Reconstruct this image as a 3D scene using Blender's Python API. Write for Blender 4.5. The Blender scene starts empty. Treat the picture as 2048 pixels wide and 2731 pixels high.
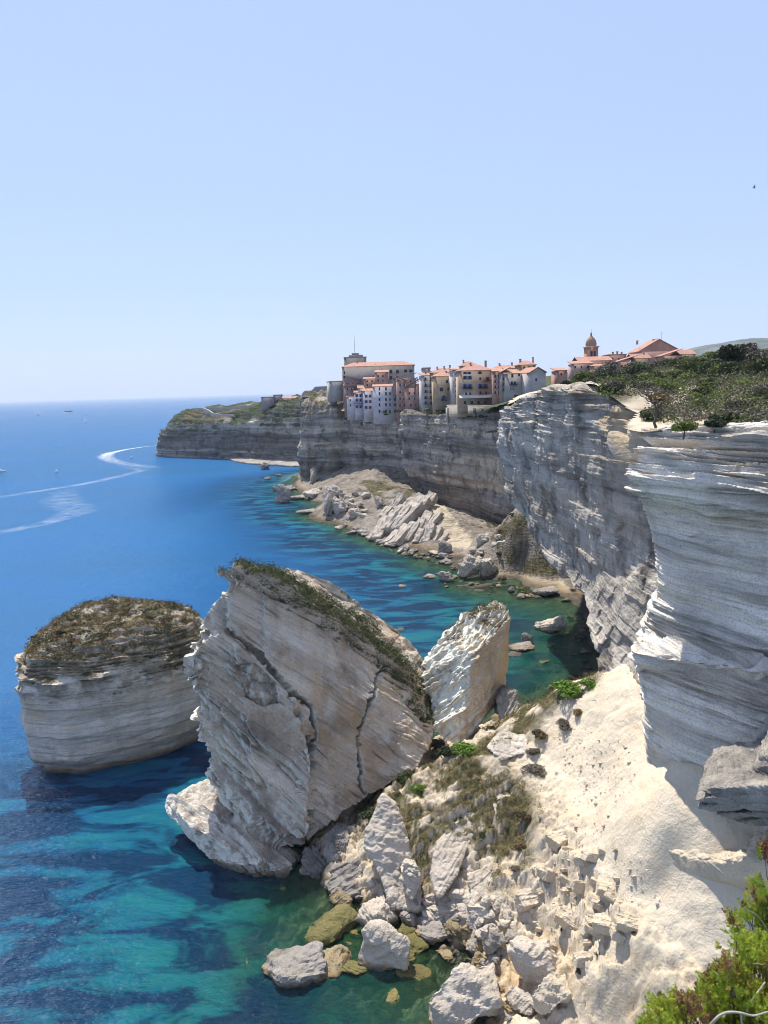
import bpy, bmesh, math, random
import numpy as np
from math import radians, sin, cos, pi
from mathutils import Vector, Matrix

SC = bpy.context.scene
COL = SC.collection
rng = np.random.default_rng(7)
random.seed(7)

# ------------------------------------------------------------------ camera, sky, sun, exposure
W, HH, F, CH = 2048.0, 2731.0, 2050.0, 60.0
PITCH, ROLL = radians(9.06), radians(1.74)
_f = np.array([0, cos(PITCH), -sin(PITCH)]); _u0 = np.array([0, sin(PITCH), cos(PITCH)]); _r0 = np.array([1.0, 0, 0])
_r = _r0 * cos(ROLL) - _u0 * sin(ROLL); _u = _u0 * cos(ROLL) + _r0 * sin(ROLL)
CAM = np.array([0, 0, CH])
cd = bpy.data.cameras.new("camera"); cam = bpy.data.objects.new("camera", cd); COL.objects.link(cam)
cd.sensor_fit = 'VERTICAL'; cd.sensor_height = 36.0; cd.lens = 36.0 * F / HH
cd.clip_start = 0.3; cd.clip_end = 120000
M = Matrix(((_r[0], _u[0], -_f[0], 0), (_r[1], _u[1], -_f[1], 0), (_r[2], _u[2], -_f[2], CH), (0, 0, 0, 1)))
cam.matrix_world = M
SC.camera = cam

SUN_EL = radians(61); SUN_XY = np.array([-0.36, 0.93]); SUN_XY /= np.linalg.norm(SUN_XY)
SUN = np.array([SUN_XY[0] * cos(SUN_EL), SUN_XY[1] * cos(SUN_EL), sin(SUN_EL)])
wd = bpy.data.worlds.new("World"); SC.world = wd; wd.use_nodes = True
wn = wd.node_tree.nodes; wl = wd.node_tree.links
sky = wn.new("ShaderNodeTexSky"); sky.sky_type = 'NISHITA'; sky.sun_disc = False
sky.sun_elevation = SUN_EL; sky.sun_rotation = math.atan2(SUN_XY[0], SUN_XY[1])
sky.altitude = 60; sky.air_density = 1.0; sky.dust_density = 0.6; sky.ozone_density = 2.0
bg = wn["Background"]; bg.inputs[1].default_value = 0.15
smx = wn.new("ShaderNodeMix"); smx.data_type = 'RGBA'; smx.inputs[0].default_value = 0.86      # thin even summer haze over the clear sky
wl.new(sky.outputs[0], smx.inputs[6]); smx.inputs[7].default_value = (1.53, 1.95, 3.08, 1); wl.new(smx.outputs[2], bg.inputs[0])
sl = bpy.data.lights.new("sun", 'SUN'); sl.energy = 3.6; sl.angle = radians(0.53); sl.color = (1.0, 0.93, 0.82)
so = bpy.data.objects.new("sun", sl); COL.objects.link(so)
so.rotation_euler = Vector(-SUN).to_track_quat('-Z', 'Y').to_euler(); so.location = (0, 0, 300)
SC.view_settings.view_transform = 'Standard'; SC.view_settings.look = 'None'
SC.view_settings.exposure = 1.0; SC.view_settings.gamma = 1
SC.cycles.use_denoising = True; SC.cycles.sample_clamp_direct = 4.0; SC.cycles.sample_clamp_indirect = 2.0; SC.cycles.filter_width = 1.0; SC.render.filter_size = 1.0
SC.cycles.max_bounces = 6; SC.cycles.transparent_max_bounces = 12

# ------------------------------------------------------------------ helpers: rays, noise
def ray(u, v):
    return _f + _r * ((u - W / 2) / F) - _u * ((v - HH / 2) / F)
def atz(u, v, z=0.0):
    d = ray(u, v); return CAM + d * ((z - CH) / d[2])
def aty(u, v, Y):
    d = ray(u, v); return CAM + d * (Y / d[1])
def atx(u, v, X):
    d = ray(u, v); return CAM + d * (X / d[0])
def proj(p):
    q = np.asarray(p) - CAM; z = q @ _f
    return W / 2 + F * (q @ _r) / z, HH / 2 - F * (q @ _u) / z

_perm = np.tile(np.random.default_rng(3).permutation(256), 2).astype(np.int32)
_g = np.random.default_rng(4).normal(size=(256, 3)); _g = (_g / np.linalg.norm(_g, axis=1)[:, None]).astype(np.float32)
def pn(x, y, z):
    x, y, z = np.broadcast_arrays(np.asarray(x, np.float32), np.asarray(y, np.float32), np.asarray(z, np.float32))
    xi = np.floor(x).astype(np.int32); yi = np.floor(y).astype(np.int32); zi = np.floor(z).astype(np.int32)
    fx, fy, fz = x - xi, y - yi, z - zi
    sx, sy, sz = [t * t * t * (t * (t * 6 - 15) + 10) for t in (fx, fy, fz)]
    r = 0
    for dx in (0, 1):
        a = _perm[(xi + dx) & 255]; wx = sx if dx else 1 - sx
        for dy in (0, 1):
            b = _perm[(a + yi + dy) & 255]; wy = sy if dy else 1 - sy
            for dz in (0, 1):
                g = _g[_perm[(b + zi + dz) & 255]]; wz = sz if dz else 1 - sz
                r = r + wx * wy * wz * (g[..., 0] * (fx - dx) + g[..., 1] * (fy - dy) + g[..., 2] * (fz - dz))
    return r * 1.5
def fbm(p, s, oc=4, k=0.5, off=0.0):
    r = 0; a = 1.0
    for o in range(oc):
        f = (2.03 ** o) / s
        r = r + a * pn(p[..., 0] * f + off, p[..., 1] * f + off * 1.7, p[..., 2] * f + o * 9.1); a *= k
    return r
def h01(i):
    s = np.sin(i * 12.9898 + 4.1) * 43758.5453
    return s - np.floor(s)
def worley(p, s, off=0.0):
    """distance to nearest and second nearest jittered cell point (in cells)"""
    q = p / s + off; b = np.floor(q).astype(np.int64); f = q - b
    d1 = np.full(q.shape[:-1], 9.0); d2 = d1.copy()
    for dx in (-1, 0, 1):
        for dy in (-1, 0, 1):
            for dz in (-1, 0, 1):
                c = b + np.array([dx, dy, dz]); k = (c[..., 0] * 73 + c[..., 1] * 157 + c[..., 2] * 311).astype(np.float64)
                jx, jy, jz = h01(k), h01(k + 0.37), h01(k + 0.71)
                d = np.sqrt((dx + jx - f[..., 0]) ** 2 + (dy + jy - f[..., 1]) ** 2 + (dz + jz - f[..., 2]) ** 2)
                m = d < d1; d2 = np.where(m, d1, np.minimum(d2, d)); d1 = np.where(m, d, d1)
    return d1, d2
def sstep(a, b, x):
    t = np.clip((x - a) / (b - a), 0, 1); return t * t * (3 - 2 * t)
def strata(p, h, dip=(0, 0), warp=0.7, lat=7.0, seed=0.0):
    """protrusion 0..1 of rock beds of thickness h, broken up sideways"""
    w = p[..., 2] + dip[0] * p[..., 0] + dip[1] * p[..., 1] + warp * pn(p[..., 0] / (lat * 2.3), p[..., 1] / (lat * 2.3), p[..., 2] / 9 + seed)
    c = w / h + seed; i = np.floor(c); f = c - i
    n = pn(p[..., 0] / lat + i * 17.13, p[..., 1] / lat + i * 3.7, i * 5.31 + seed)
    n = n + 0.5 * pn(p[..., 0] / lat * 3.1 + i * 7.1, p[..., 1] / lat * 3.1, i * 2.3 + p[..., 2] / lat * 2)
    pr = np.clip((h01(i + seed) - 0.25) * 1.0 + n * 0.85, 0, 1.15)
    prof = np.clip(np.minimum(f * 7, (1 - f) * 2.2), 0, 1) ** 0.7
    return pr * prof
def blocks(p, h, w, seed=0.0):
    """0..1, constant over joint-bounded blocks of rock"""
    i = np.floor(p[..., 2] / h + seed + 0.35 * pn(p[..., 0] / (w * 3), p[..., 1] / (w * 3), seed))
    s = (p[..., 0] * 0.75 + p[..., 1] * 0.66) / w + h01(i + seed) + 0.18 * pn(p[..., 0] / w, p[..., 1] / w, p[..., 2] / h * 1.3)
    return h01(i * 17.3 + np.floor(s) * 5.7 + seed)
def inpoly(u, v, poly):
    r = np.zeros(np.shape(u), bool); n = len(poly)
    for i in range(n):
        x1, y1 = poly[i]; x2, y2 = poly[(i + 1) % n]
        if y1 == y2: continue
        r ^= ((y1 > v) != (y2 > v)) & (u < (x2 - x1) * (v - y1) / (y2 - y1) + x1)
    return r

# ------------------------------------------------------------------ helpers: materials
class NT:
    def __init__(s, name):
        s.m = bpy.data.materials.new(name); s.m.use_nodes = True; s.t = s.m.node_tree; s.t.nodes.clear()
    def n(s, ty, **k):
        x = s.t.nodes.new("ShaderNode" + ty)
        for a, b in k.items(): setattr(x, a, b)
        return x
    def put(s, sock, v):
        if v is None: return
        if hasattr(v, 'is_output'): s.t.links.new(v, sock)
        elif isinstance(v, (tuple, list)):
            sock.default_value = tuple(v) + ((1.0,) if len(v) == 3 and len(sock.default_value) == 4 else ())
        else: sock.default_value = v
    def math(s, op, a, b=None, c=None, clamp=False):
        x = s.n('Math', operation=op, use_clamp=clamp)
        for i, v in enumerate((a, b, c)): s.put(x.inputs[i], v)
        return x.outputs[0]
    def mix(s, f, a, b, mode='MIX'):
        x = s.n('Mix', data_type='RGBA', blend_type=mode)
        s.put(x.inputs[0], f); s.put(x.inputs[6], a); s.put(x.inputs[7], b); return x.outputs[2]
    def ramp(s, f, pts, interp='LINEAR'):
        x = s.n('ValToRGB'); cr = x.color_ramp; cr.interpolation = interp
        while len(cr.elements) < len(pts): cr.elements.new(0.5)
        for e, (p, c) in zip(cr.elements, pts):
            e.position = p; e.color = tuple(c) + (1,) if not isinstance(c, (int, float)) else (c, c, c, 1)
        s.put(x.inputs[0], f); return x.outputs[0]
    def noise(s, vec, sc, det=4, rough=0.55, dist=0.0):
        x = s.n('TexNoise'); s.put(x.inputs['Vector'], vec); x.inputs['Scale'].default_value = sc
        x.inputs['Detail'].default_value = det; x.inputs['Roughness'].default_value = rough; x.inputs['Distortion'].default_value = dist
        return x.outputs[0]
    def attr(s, name):
        return s.n('Attribute', attribute_name=name).outputs['Fac']
    def coord(s): return s.n('TexCoord').outputs['Object']
    def pos(s): return s.n('NewGeometry').outputs['Position']
    def bump(s, h, st, dist, nrm=None):
        x = s.n('Bump'); x.inputs['Strength'].default_value = st; x.inputs['Distance'].default_value = dist
        s.put(x.inputs['Height'], h); s.put(x.inputs['Normal'], nrm); return x.outputs[0]
    def bsdf(s, col, rough=0.9, nrm=None, spec=0.3, **k):
        x = s.n('BsdfPrincipled'); s.put(x.inputs['Base Color'], col); s.put(x.inputs['Roughness'], rough)
        x.inputs['Specular IOR Level'].default_value = spec; s.put(x.inputs['Normal'], nrm)
        for a, b in k.items(): s.put(x.inputs[a.replace('_', ' ')], b)
        return x.outputs[0]
    def out(s, sh):
        o = s.n('OutputMaterial'); s.t.links.new(sh, o.inputs[0]); return s.m

def rock_mat(name, pale=(0.56, 0.53, 0.47), mid=(0.44, 0.41, 0.37), dark=(0.20, 0.19, 0.18), ochre=(0.50, 0.36, 0.20),
             dip=(0, 0), band=1.0, stain=0.5, bump=0.5, ochre_amt=0.35, lat=0.10, bd=0.18, darkz=0.0, fine=1.0, beds=0.0):
    t = NT(name); p = t.pos()
    sp = t.n('SeparateXYZ'); t.put(sp.inputs[0], p)
    dt = t.n('VectorMath', operation='DOT_PRODUCT'); t.put(dt.inputs[0], p); dt.inputs[1].default_value = (dip[0], dip[1], 1)
    w = dt.outputs['Value']
    big = t.noise(p, 0.05, 3)
    w = t.math('ADD', w, t.math('MULTIPLY', t.math('SUBTRACT', big, 0.5), 4.0))
    cb = t.n('CombineXYZ'); t.put(cb.inputs[0], t.math('MULTIPLY', sp.outputs[0], lat)); t.put(cb.inputs[1], t.math('MULTIPLY', sp.outputs[1], lat)); t.put(cb.inputs[2], w)
    b1 = t.noise(cb.outputs[0], 0.55 * band, 6, 0.62)
    b2 = t.noise(cb.outputs[0], 2.1 * band, 5, 0.6)
    col = t.ramp(b1, [(0.28, dark), (0.42, mid), (0.62, pale), (0.8, mid)])
    col = t.mix(t.ramp(b2, [(0.40, 0.0), (0.62, 0.55)]), col, mid)
    col = t.mix(t.ramp(b2, [(0.26, 0.75 * stain + 0.1), (0.42, 0.0)]), col, dark)
    if beds:                                               # whole beds of greyer and of creamier stone
        b0 = t.noise(cb.outputs[0], 0.17 * band, 3, 0.6)
        col = t.mix(t.math('MULTIPLY', t.ramp(b0, [(0.50, 0.0), (0.58, 1.0)]), beds), col, tuple(c * 0.42 for c in mid))
        col = t.mix(t.math('MULTIPLY', t.ramp(b0, [(0.38, 1.0), (0.46, 0.0)]), beds), col, tuple(min(0.8, c) for c in (pale[0] * 1.06, pale[1] * 0.98, pale[2] * 0.82)))
    st = t.noise(p, 0.11, 5, 0.65)
    col = t.mix(t.math('MULTIPLY', t.ramp(st, [(0.50, 0.0), (0.68, 1.0)]), stain), col, dark)
    cb3 = t.n('CombineXYZ'); t.put(cb3.inputs[0], sp.outputs[0]); t.put(cb3.inputs[1], sp.outputs[1]); t.put(cb3.inputs[2], t.math('MULTIPLY', sp.outputs[2], 0.12))
    vs = t.noise(cb3.outputs[0], 0.35, 4, 0.6)
    col = t.mix(t.math('MULTIPLY', t.ramp(vs, [(0.52, 0.0), (0.72, 1.0)]), stain * 0.6), col, dark)
    oc = t.noise(cb.outputs[0], 0.23, 4, 0.6)
    col = t.mix(t.math('MULTIPLY', t.ramp(oc, [(0.52, 0.0), (0.70, 1.0)]), ochre_amt), col, ochre)
    sk = t.noise(p, 6.0 * fine, 4, 0.7)
    col = t.mix(t.ramp(sk, [(0.34, 0.5), (0.5, 0.0)]), col, dark)
    col = t.mix(t.attr('tan'), col, ochre)
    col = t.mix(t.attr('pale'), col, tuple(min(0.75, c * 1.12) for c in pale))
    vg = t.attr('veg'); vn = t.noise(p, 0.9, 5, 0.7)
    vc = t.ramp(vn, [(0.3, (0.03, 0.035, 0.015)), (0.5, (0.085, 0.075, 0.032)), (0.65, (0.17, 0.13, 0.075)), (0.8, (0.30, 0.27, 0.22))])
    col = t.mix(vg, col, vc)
    col = t.mix(t.attr('green'), col, t.ramp(vn, [(0.3, (0.015, 0.025, 0.010)), (0.55, (0.045, 0.065, 0.022)), (0.75, (0.10, 0.12, 0.045))]))
    if darkz:                                              # tide line: wet dark rock and ochre weed at the water
        tz = t.math('ADD', sp.outputs[2], t.math('MULTIPLY', t.math('SUBTRACT', st, 0.5), 1.6))
        col = t.mix(t.ramp(t.math('MULTIPLY_ADD', tz, 0.5 / darkz, 0.5), [(0.0, 0.25), (0.35, 0.35), (0.5, 0.88), (0.72, 0.7), (1.0, 0.0)]), col, (0.035, 0.03, 0.024))
        col = t.mix(t.math('MULTIPLY', t.ramp(t.math('MULTIPLY_ADD', tz, 0.5 / darkz, 0.5), [(0.62, 0.0), (0.78, 0.55), (0.9, 0.45), (1.0, 0.0)]), t.ramp(vn, [(0.42, 0.0), (0.6, 1.0)])), col, (0.36, 0.22, 0.07))
    hb = t.math('ADD', t.math('MULTIPLY', b2, 1.0), t.math('MULTIPLY', t.noise(p, 2.4 * fine, 6, 0.68), 0.9))
    n1 = t.bump(hb, bump, bd * 2)
    n2 = t.bump(sk, bump * 0.8, bd * 0.35, n1)
    return t.out(t.bsdf(col, 0.92, n2, 0.2))

def plain_mat(name, col, rough=0.85, var=0.15, sc=1.2, bump=0.2, **k):
    t = NT(name); p = t.pos(); n = t.noise(p, sc, 5, 0.65); n2 = t.noise(p, sc * 9, 3)
    c = t.mix(t.ramp(n, [(0.35, 0.0), (0.7, 1.0)]), tuple(x * (1 - var) for x in col), tuple(min(0.85, x * (1 + var)) for x in col))
    c = t.mix(t.ramp(n2, [(0.3, var), (0.5, 0.0)]), c, tuple(x * 0.5 for x in col))
    return t.out(t.bsdf(c, rough, t.bump(n2, bump, 0.05), 0.3, **k))

def leaf_mat(name, a, b, c=None, trans=0.25):
    t = NT(name); p = t.pos()
    oi = t.n('ObjectInfo').outputs['Random']
    n = t.noise(p, 0.8, 3); n2 = t.noise(p, 5.0, 3)
    f = t.math('ADD', t.math('MULTIPLY', n, 0.6), t.math('MULTIPLY', n2, 0.4))
    f = t.math('ADD', f, t.math('MULTIPLY', t.math('SUBTRACT', oi, 0.5), 0.25))
    pts = [(0.36, a), (0.58, b)] + ([(0.70, c)] if c else [])
    col = t.ramp(f, pts)
    d = t.bsdf(col, 0.75, None, 0.25)
    tr = t.n('BsdfTranslucent'); t.put(tr.inputs[0], col)
    mx = t.n('MixShader'); mx.inputs[0].default_value = trans; t.t.links.new(d, mx.inputs[1]); t.t.links.new(tr.outputs[0], mx.inputs[2])
    return t.out(mx.outputs[0])

# ------------------------------------------------------------------ helpers: objects
def tag(o, label=None, cat=None, group=None, kind=None):
    if label: o['label'] = label
    if cat: o['category'] = cat
    if group: o['group'] = group
    if kind: o['kind'] = kind
    return o
def mesh_np(name, verts, faces, smooth=False):
    """faces: (n,3) or (n,4) int array"""
    me = bpy.data.meshes.new(name); verts = np.asarray(verts, np.float32); faces = np.asarray(faces, np.int32)
    k = faces.shape[1]; nf = len(faces)
    me.vertices.add(len(verts)); me.vertices.foreach_set('co', verts.ravel())
    me.loops.add(nf * k); me.loops.foreach_set('vertex_index', faces.ravel())
    me.polygons.add(nf); me.polygons.foreach_set('loop_start', np.arange(0, nf * k, k, dtype=np.int32))
    me.update(calc_edges=True)
    if smooth: me.polygons.foreach_set('use_smooth', np.ones(nf, bool))
    return me
def link(name, me, mat, parent=None, loc=None):
    o = bpy.data.objects.new(name, me); COL.objects.link(o)
    if mat is not None and len(me.materials) == 0: me.materials.append(mat)
    if parent is not None: o.parent = parent
    if loc is not None: o.location = loc
    return o
def empty(name, loc, rz=0.0):
    o = bpy.data.objects.new(name, None); COL.objects.link(o); o.location = loc; o.rotation_euler = (0, 0, rz)
    o.empty_display_size = 0.5; return o
def vattr(me, name, val):
    a = me.attributes.new(name, 'FLOAT', 'POINT'); a.data.foreach_set('value', np.asarray(val, np.float32).ravel())
def verts_of(me):
    a = np.empty(len(me.vertices) * 3, np.float32); me.vertices.foreach_get('co', a); return a.reshape(-1, 3).astype(np.float64)
def norms_of(me):
    a = np.empty(len(me.vertices) * 3, np.float32); me.vertex_normals.foreach_get('vector', a); return a.reshape(-1, 3).astype(np.float64)
def set_verts(me, v):
    me.vertices.foreach_set('co', np.asarray(v, np.float32).ravel()); me.update()
def grid_faces(nr, nc, flip=False):
    i = np.arange(nr * nc).reshape(nr, nc)
    f = np.stack([i[:-1, :-1], i[:-1, 1:], i[1:, 1:], i[1:, :-1]], -1).reshape(-1, 4)
    return f[:, ::-1] if flip else f

def upsample(ctrl, nr, nc, blur=2.0):
    """ctrl (k rows, m cols, 3) -> (nr, nc, 3): even along length, then softened"""
    ctrl = np.asarray(ctrl, float)
    def res(a, n, axis):
        a = np.moveaxis(a, axis, 0); d = np.linalg.norm(np.diff(a, axis=0), axis=-1).mean(axis=1)
        s = np.concatenate([[0], np.cumsum(d)]); s /= s[-1]; q = np.linspace(0, 1, n)
        i = np.clip(np.searchsorted(s, q, 'right') - 1, 0, len(s) - 2); f = ((q - s[i]) / (s[i + 1] - s[i]))[:, None, None]
        return np.moveaxis(a[i] * (1 - f) + a[i + 1] * f, 0, axis)
    g = res(res(ctrl, nr, 0), nc, 1)
    for ax, n, k in ((0, nr, ctrl.shape[0]), (1, nc, ctrl.shape[1])):
        r = max(1, int(n / k * blur * 0.25))
        for _ in range(2):
            g2 = np.moveaxis(g, ax, 0); pad = np.concatenate([2 * g2[:1] - g2[1:r + 1][::-1], g2, 2 * g2[-1:] - g2[-r - 1:-1][::-1]])
            cs = np.cumsum(np.concatenate([np.zeros_like(pad[:1]), pad]), axis=0)
            g2 = (cs[2 * r + 1:] - cs[:-2 * r - 1]) / (2 * r + 1); g = np.moveaxis(g2, 0, ax)
    return g
def gnormals(g, flip):
    du = np.gradient(g, axis=1); dv = np.gradient(g, axis=0); n = np.cross(du, dv)
    n /= np.linalg.norm(n, axis=-1)[..., None] + 1e-9
    return -n if flip else n
def sheet(name, ctrl, nr, nc, disp, mat, flip=False, blur=2.0, attrs=None, smooth=False):
    """a cliff face as a dense sheet through control rows (back of the top, edge, face, foot)"""
    g = upsample(ctrl, nr, nc, blur); n = gnormals(g, False)
    flip = float(((CAM - g) * n).sum(-1).mean()) < 0                # the open side of every cliff faces the viewpoint
    if flip: n = -n
    tt = np.linspace(0, 1, nr)[:, None] * np.ones((1, nc)); ss = np.linspace(0, 1, nc)[None] * np.ones((nr, 1))
    g = g + n * disp(g, n, tt, ss)[..., None]
    me = mesh_np(name, g.reshape(-1, 3), grid_faces(nr, nc, flip), smooth)
    if attrs:
        n2 = gnormals(g, flip)
        for k, fn in attrs.items(): vattr(me, k, fn(g, n2, tt, ss))
    return link(name, me, mat)

def hull_bm(groups):
    bm = bmesh.new()
    for pts in groups:
        b2 = bmesh.new()
        for p in pts: b2.verts.new(p)
        r = bmesh.ops.convex_hull(b2, input=b2.verts)
        junk = [x for x in r['geom_interior'] if isinstance(x, bmesh.types.BMVert)] + [x for x in r['geom_unused'] if isinstance(x, bmesh.types.BMVert)]
        if junk: bmesh.ops.delete(b2, geom=list(set(junk)), context='VERTS')
        tm = bpy.data.meshes.new("tmp"); b2.to_mesh(tm); b2.free(); bm.from_mesh(tm); bpy.data.meshes.remove(tm)
    return bm
def prism(bm, front, back):
    """closed body between two outlines of the same count"""
    f = [bm.verts.new(p) for p in front]; b = [bm.verts.new(p) for p in back]; n = len(f)
    bm.faces.new(f); bm.faces.new(b[::-1])
    for i in range(n): bm.faces.new((f[i], b[i], b[(i + 1) % n], f[(i + 1) % n]))
def remesh(bm, vox, smooth=4, name="rock"):
    bmesh.ops.triangulate(bm, faces=bm.faces); bmesh.ops.recalc_face_normals(bm, faces=bm.faces)
    tm = bpy.data.meshes.new("tmp"); bm.to_mesh(tm); bm.free()
    o = bpy.data.objects.new("tmp", tm); COL.objects.link(o)
    m = o.modifiers.new("r", 'REMESH'); m.mode = 'VOXEL'; m.voxel_size = vox
    if smooth:
        s = o.modifiers.new("s", 'SMOOTH'); s.factor = 0.5; s.iterations = smooth
    dg = bpy.context.evaluated_depsgraph_get(); me = bpy.data.meshes.new_from_object(o.evaluated_get(dg)); me.name = name
    bpy.data.objects.remove(o); bpy.data.meshes.remove(tm)
    return me
def displace(me, fn, attrs=None):
    v = verts_of(me); n = norms_of(me); set_verts(me, v + n * fn(v, n)[:, None])
    v = verts_of(me); n = norms_of(me)
    for k, f in (attrs or {}).items(): vattr(me, k, f(v, n))
    return me
def rehome(o, loc):
    """move the origin to loc, geometry stays where it is"""
    me = o.data; set_verts(me, verts_of(me) - np.asarray(loc)); o.location = loc; return o
def polydist(p, line):
    d = np.full(len(p), 1e9)
    for a, b in zip(line[:-1], line[1:]):
        a, b = np.asarray(a), np.asarray(b); ab = b - a
        t = np.clip(((p - a) @ ab) / (ab @ ab), 0, 1); d = np.minimum(d, np.linalg.norm(p - a - t[:, None] * ab, axis=1))
    return d

# leaf meshes --------------------------------------------------------
def leaf_quads(c, nrm, size, asp=0.55, r=rng):
    """one pointed leaf (a diamond) per centre"""
    k = len(c); t = r.normal(size=(k, 3)); t -= nrm * (t * nrm).sum(1)[:, None]; t /= np.linalg.norm(t, axis=1)[:, None] + 1e-9
    b = np.cross(nrm, t); s = (size * r.uniform(0.6, 1.4, k))[:, None]
    v = np.stack([c - t * s, c + b * s * asp, c + t * s, c - b * s * asp], 1).reshape(-1, 3)
    return v, np.arange(k * 4).reshape(k, 4)
def crown(nl, rad, lumps, leaf, seed, flat=0.8, fill=0.35):
    """leaves through the volume of a lumpy crown standing on z = 0"""
    r = np.random.default_rng(seed)
    lc = r.normal(size=(lumps, 3)); lc /= np.linalg.norm(lc, axis=1)[:, None]; lc *= r.uniform(0.25, 0.75, lumps)[:, None]
    lc *= np.array([rad, rad, rad * flat]); lc[:, 2] = np.abs(lc[:, 2]) * 0.9 + rad * flat * 0.25
    lr = r.uniform(0.28, 0.55, lumps) * rad
    i = r.integers(0, lumps, nl); d = r.normal(size=(nl, 3)); d /= np.linalg.norm(d, axis=1)[:, None]
    rr = np.where(r.random(nl) < fill, r.random(nl) ** 0.5, r.uniform(0.85, 1.12, nl))
    c = lc[i] + d * (lr[i] * rr)[:, None] * np.array([1, 1, flat]); c[:, 2] = np.maximum(c[:, 2], 0.02)
    nn = d + r.normal(size=(nl, 3)) * 0.7; nn /= np.linalg.norm(nn, axis=1)[:, None]
    v, f = leaf_quads(c, nn, leaf, 0.6, r)
    return mesh_np("crown", v, f)
def tube(bmv, pts, r0, r1, seg=6):
    """tapered tube as arrays appended to bmv=[verts, faces]"""
    pts = np.asarray(pts, float); n = len(pts); base = sum(len(x) for x in bmv[0])
    t = np.gradient(pts, axis=0); t /= np.linalg.norm(t, axis=1)[:, None] + 1e-9
    up = np.array([0.13, 0.31, 0.94]); a = np.cross(t, up); a /= np.linalg.norm(a, axis=1)[:, None] + 1e-9; b = np.cross(t, a)
    th = np.linspace(0, 2 * pi, seg, endpoint=False); rr = np.linspace(r0, r1, n)
    v = pts[:, None] + rr[:, None, None] * (np.cos(th)[None, :, None] * a[:, None] + np.sin(th)[None, :, None] * b[:, None])
    i = np.arange(n * seg).reshape(n, seg); j = np.roll(i, -1, axis=1)
    f = np.stack([i[:-1], j[:-1], j[1:], i[1:]], -1).reshape(-1, 4) + base
    bmv[0].append(v.reshape(-1, 3)); bmv[1].append(f)
def tube_mesh(name, tv): return mesh_np(name, np.concatenate(tv[0]), np.concatenate(tv[1]), True)
def trunk_mesh(h, r, seed, limbs=5, spread=0.8, twigs=0):
    q = np.random.default_rng(seed); tv = [[], []]
    k = 7; z = np.linspace(-0.4, h * 0.75, k); xy = np.cumsum(q.normal(0, h * 0.03, (k, 2)), axis=0)
    p = np.column_stack([xy, z]); tube(tv, p, r, r * 0.45, 7)
    for j in range(limbs):
        b = p[2 + j % (k - 2)]; a = q.uniform(0, 2 * pi); L = h * spread * q.uniform(0.5, 1.0)
        s = np.linspace(0, 1, 6)[:, None]
        l = b + s * np.array([cos(a) * L, sin(a) * L, 0]) + np.column_stack([np.zeros((6, 2)), (s[:, 0] ** 1.3) * h * 0.35]) + q.normal(0, L * 0.04, (6, 3)) * s
        tube(tv, l, r * 0.45, r * 0.12, 5)
        for w in range(twigs):
            bb = l[2 + w % 4]; dr = q.normal(size=3); dr[2] = abs(dr[2]) * 0.8; dr /= np.linalg.norm(dr)
            tt = bb + np.linspace(0, 1, 5)[:, None] * dr * L * q.uniform(0.3, 0.7) + q.normal(0, L * 0.03, (5, 3)) * np.linspace(0, 1, 5)[:, None]
            tube(tv, tt, r * 0.14, r * 0.05, 4)
    return tube_mesh("trunk", tv)

#@@PARTS
# ================================================================== rock materials
DIPB = (-0.10, 0.50)
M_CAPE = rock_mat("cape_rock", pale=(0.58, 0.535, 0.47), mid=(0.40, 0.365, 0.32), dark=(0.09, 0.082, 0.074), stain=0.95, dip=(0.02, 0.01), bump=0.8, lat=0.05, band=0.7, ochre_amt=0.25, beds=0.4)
M_SHORE = rock_mat("shore_rubble", pale=(0.34, 0.30, 0.25), mid=(0.22, 0.19, 0.155), dark=(0.06, 0.052, 0.044), stain=0.6, bump=0.9, ochre_amt=0.2, darkz=1.6, bd=0.4, fine=0.5, ochre=(0.50, 0.42, 0.31))
M_CLIFF = rock_mat("cliff_rock", pale=(0.84, 0.79, 0.70), mid=(0.75, 0.69, 0.60), dark=(0.13, 0.115, 0.10), stain=0.3, dip=(0.03, 0.02), bump=0.7, lat=0.05, ochre_amt=0.6, ochre=(0.48, 0.37, 0.23), band=1.2, beds=0.42)
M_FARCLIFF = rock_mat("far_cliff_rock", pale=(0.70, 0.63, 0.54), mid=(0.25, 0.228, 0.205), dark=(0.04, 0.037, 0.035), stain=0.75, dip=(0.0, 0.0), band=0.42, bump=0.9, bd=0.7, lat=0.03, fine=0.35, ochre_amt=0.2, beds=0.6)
M_TALUS = rock_mat("chalk_rubble", pale=(0.60, 0.525, 0.41), mid=(0.53, 0.455, 0.345), dark=(0.26, 0.22, 0.17), stain=0.3, bump=0.55, ochre_amt=0.35, darkz=1.2, bd=0.2, lat=0.9, band=0.45)
M_STACK = rock_mat("stack_rock", pale=(0.74, 0.67, 0.58), mid=(0.56, 0.50, 0.43), dark=(0.11, 0.10, 0.09), stain=0.5, bump=0.6, dip=(0.0, 0.0), darkz=1.3, lat=0.06, beds=0.25)
M_LEAN = rock_mat("leaning_rock", pale=(0.78, 0.69, 0.585), mid=(0.56, 0.48, 0.39), dark=(0.09, 0.075, 0.065), ochre=(0.42, 0.29, 0.17), stain=0.7, bump=0.9, dip=(0.75, 0.0), darkz=1.3, lat=0.07, ochre_amt=0.4, band=0.9, beds=0.3)
M_BOULDER = rock_mat("boulder_rock", pale=(0.55, 0.49, 0.41), mid=(0.44, 0.385, 0.32), dark=(0.20, 0.18, 0.16), stain=0.25, bump=0.6, darkz=0.9, dip=(0.3, 0.3), ochre_amt=0.15)
M_GREYB = rock_mat("grey_boulder_rock", pale=(0.40, 0.37, 0.33), mid=(0.27, 0.245, 0.215), dark=(0.09, 0.085, 0.08), stain=0.5, bump=0.7, darkz=0.8, dip=(0.4, -0.2), ochre_amt=0.1)
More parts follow.
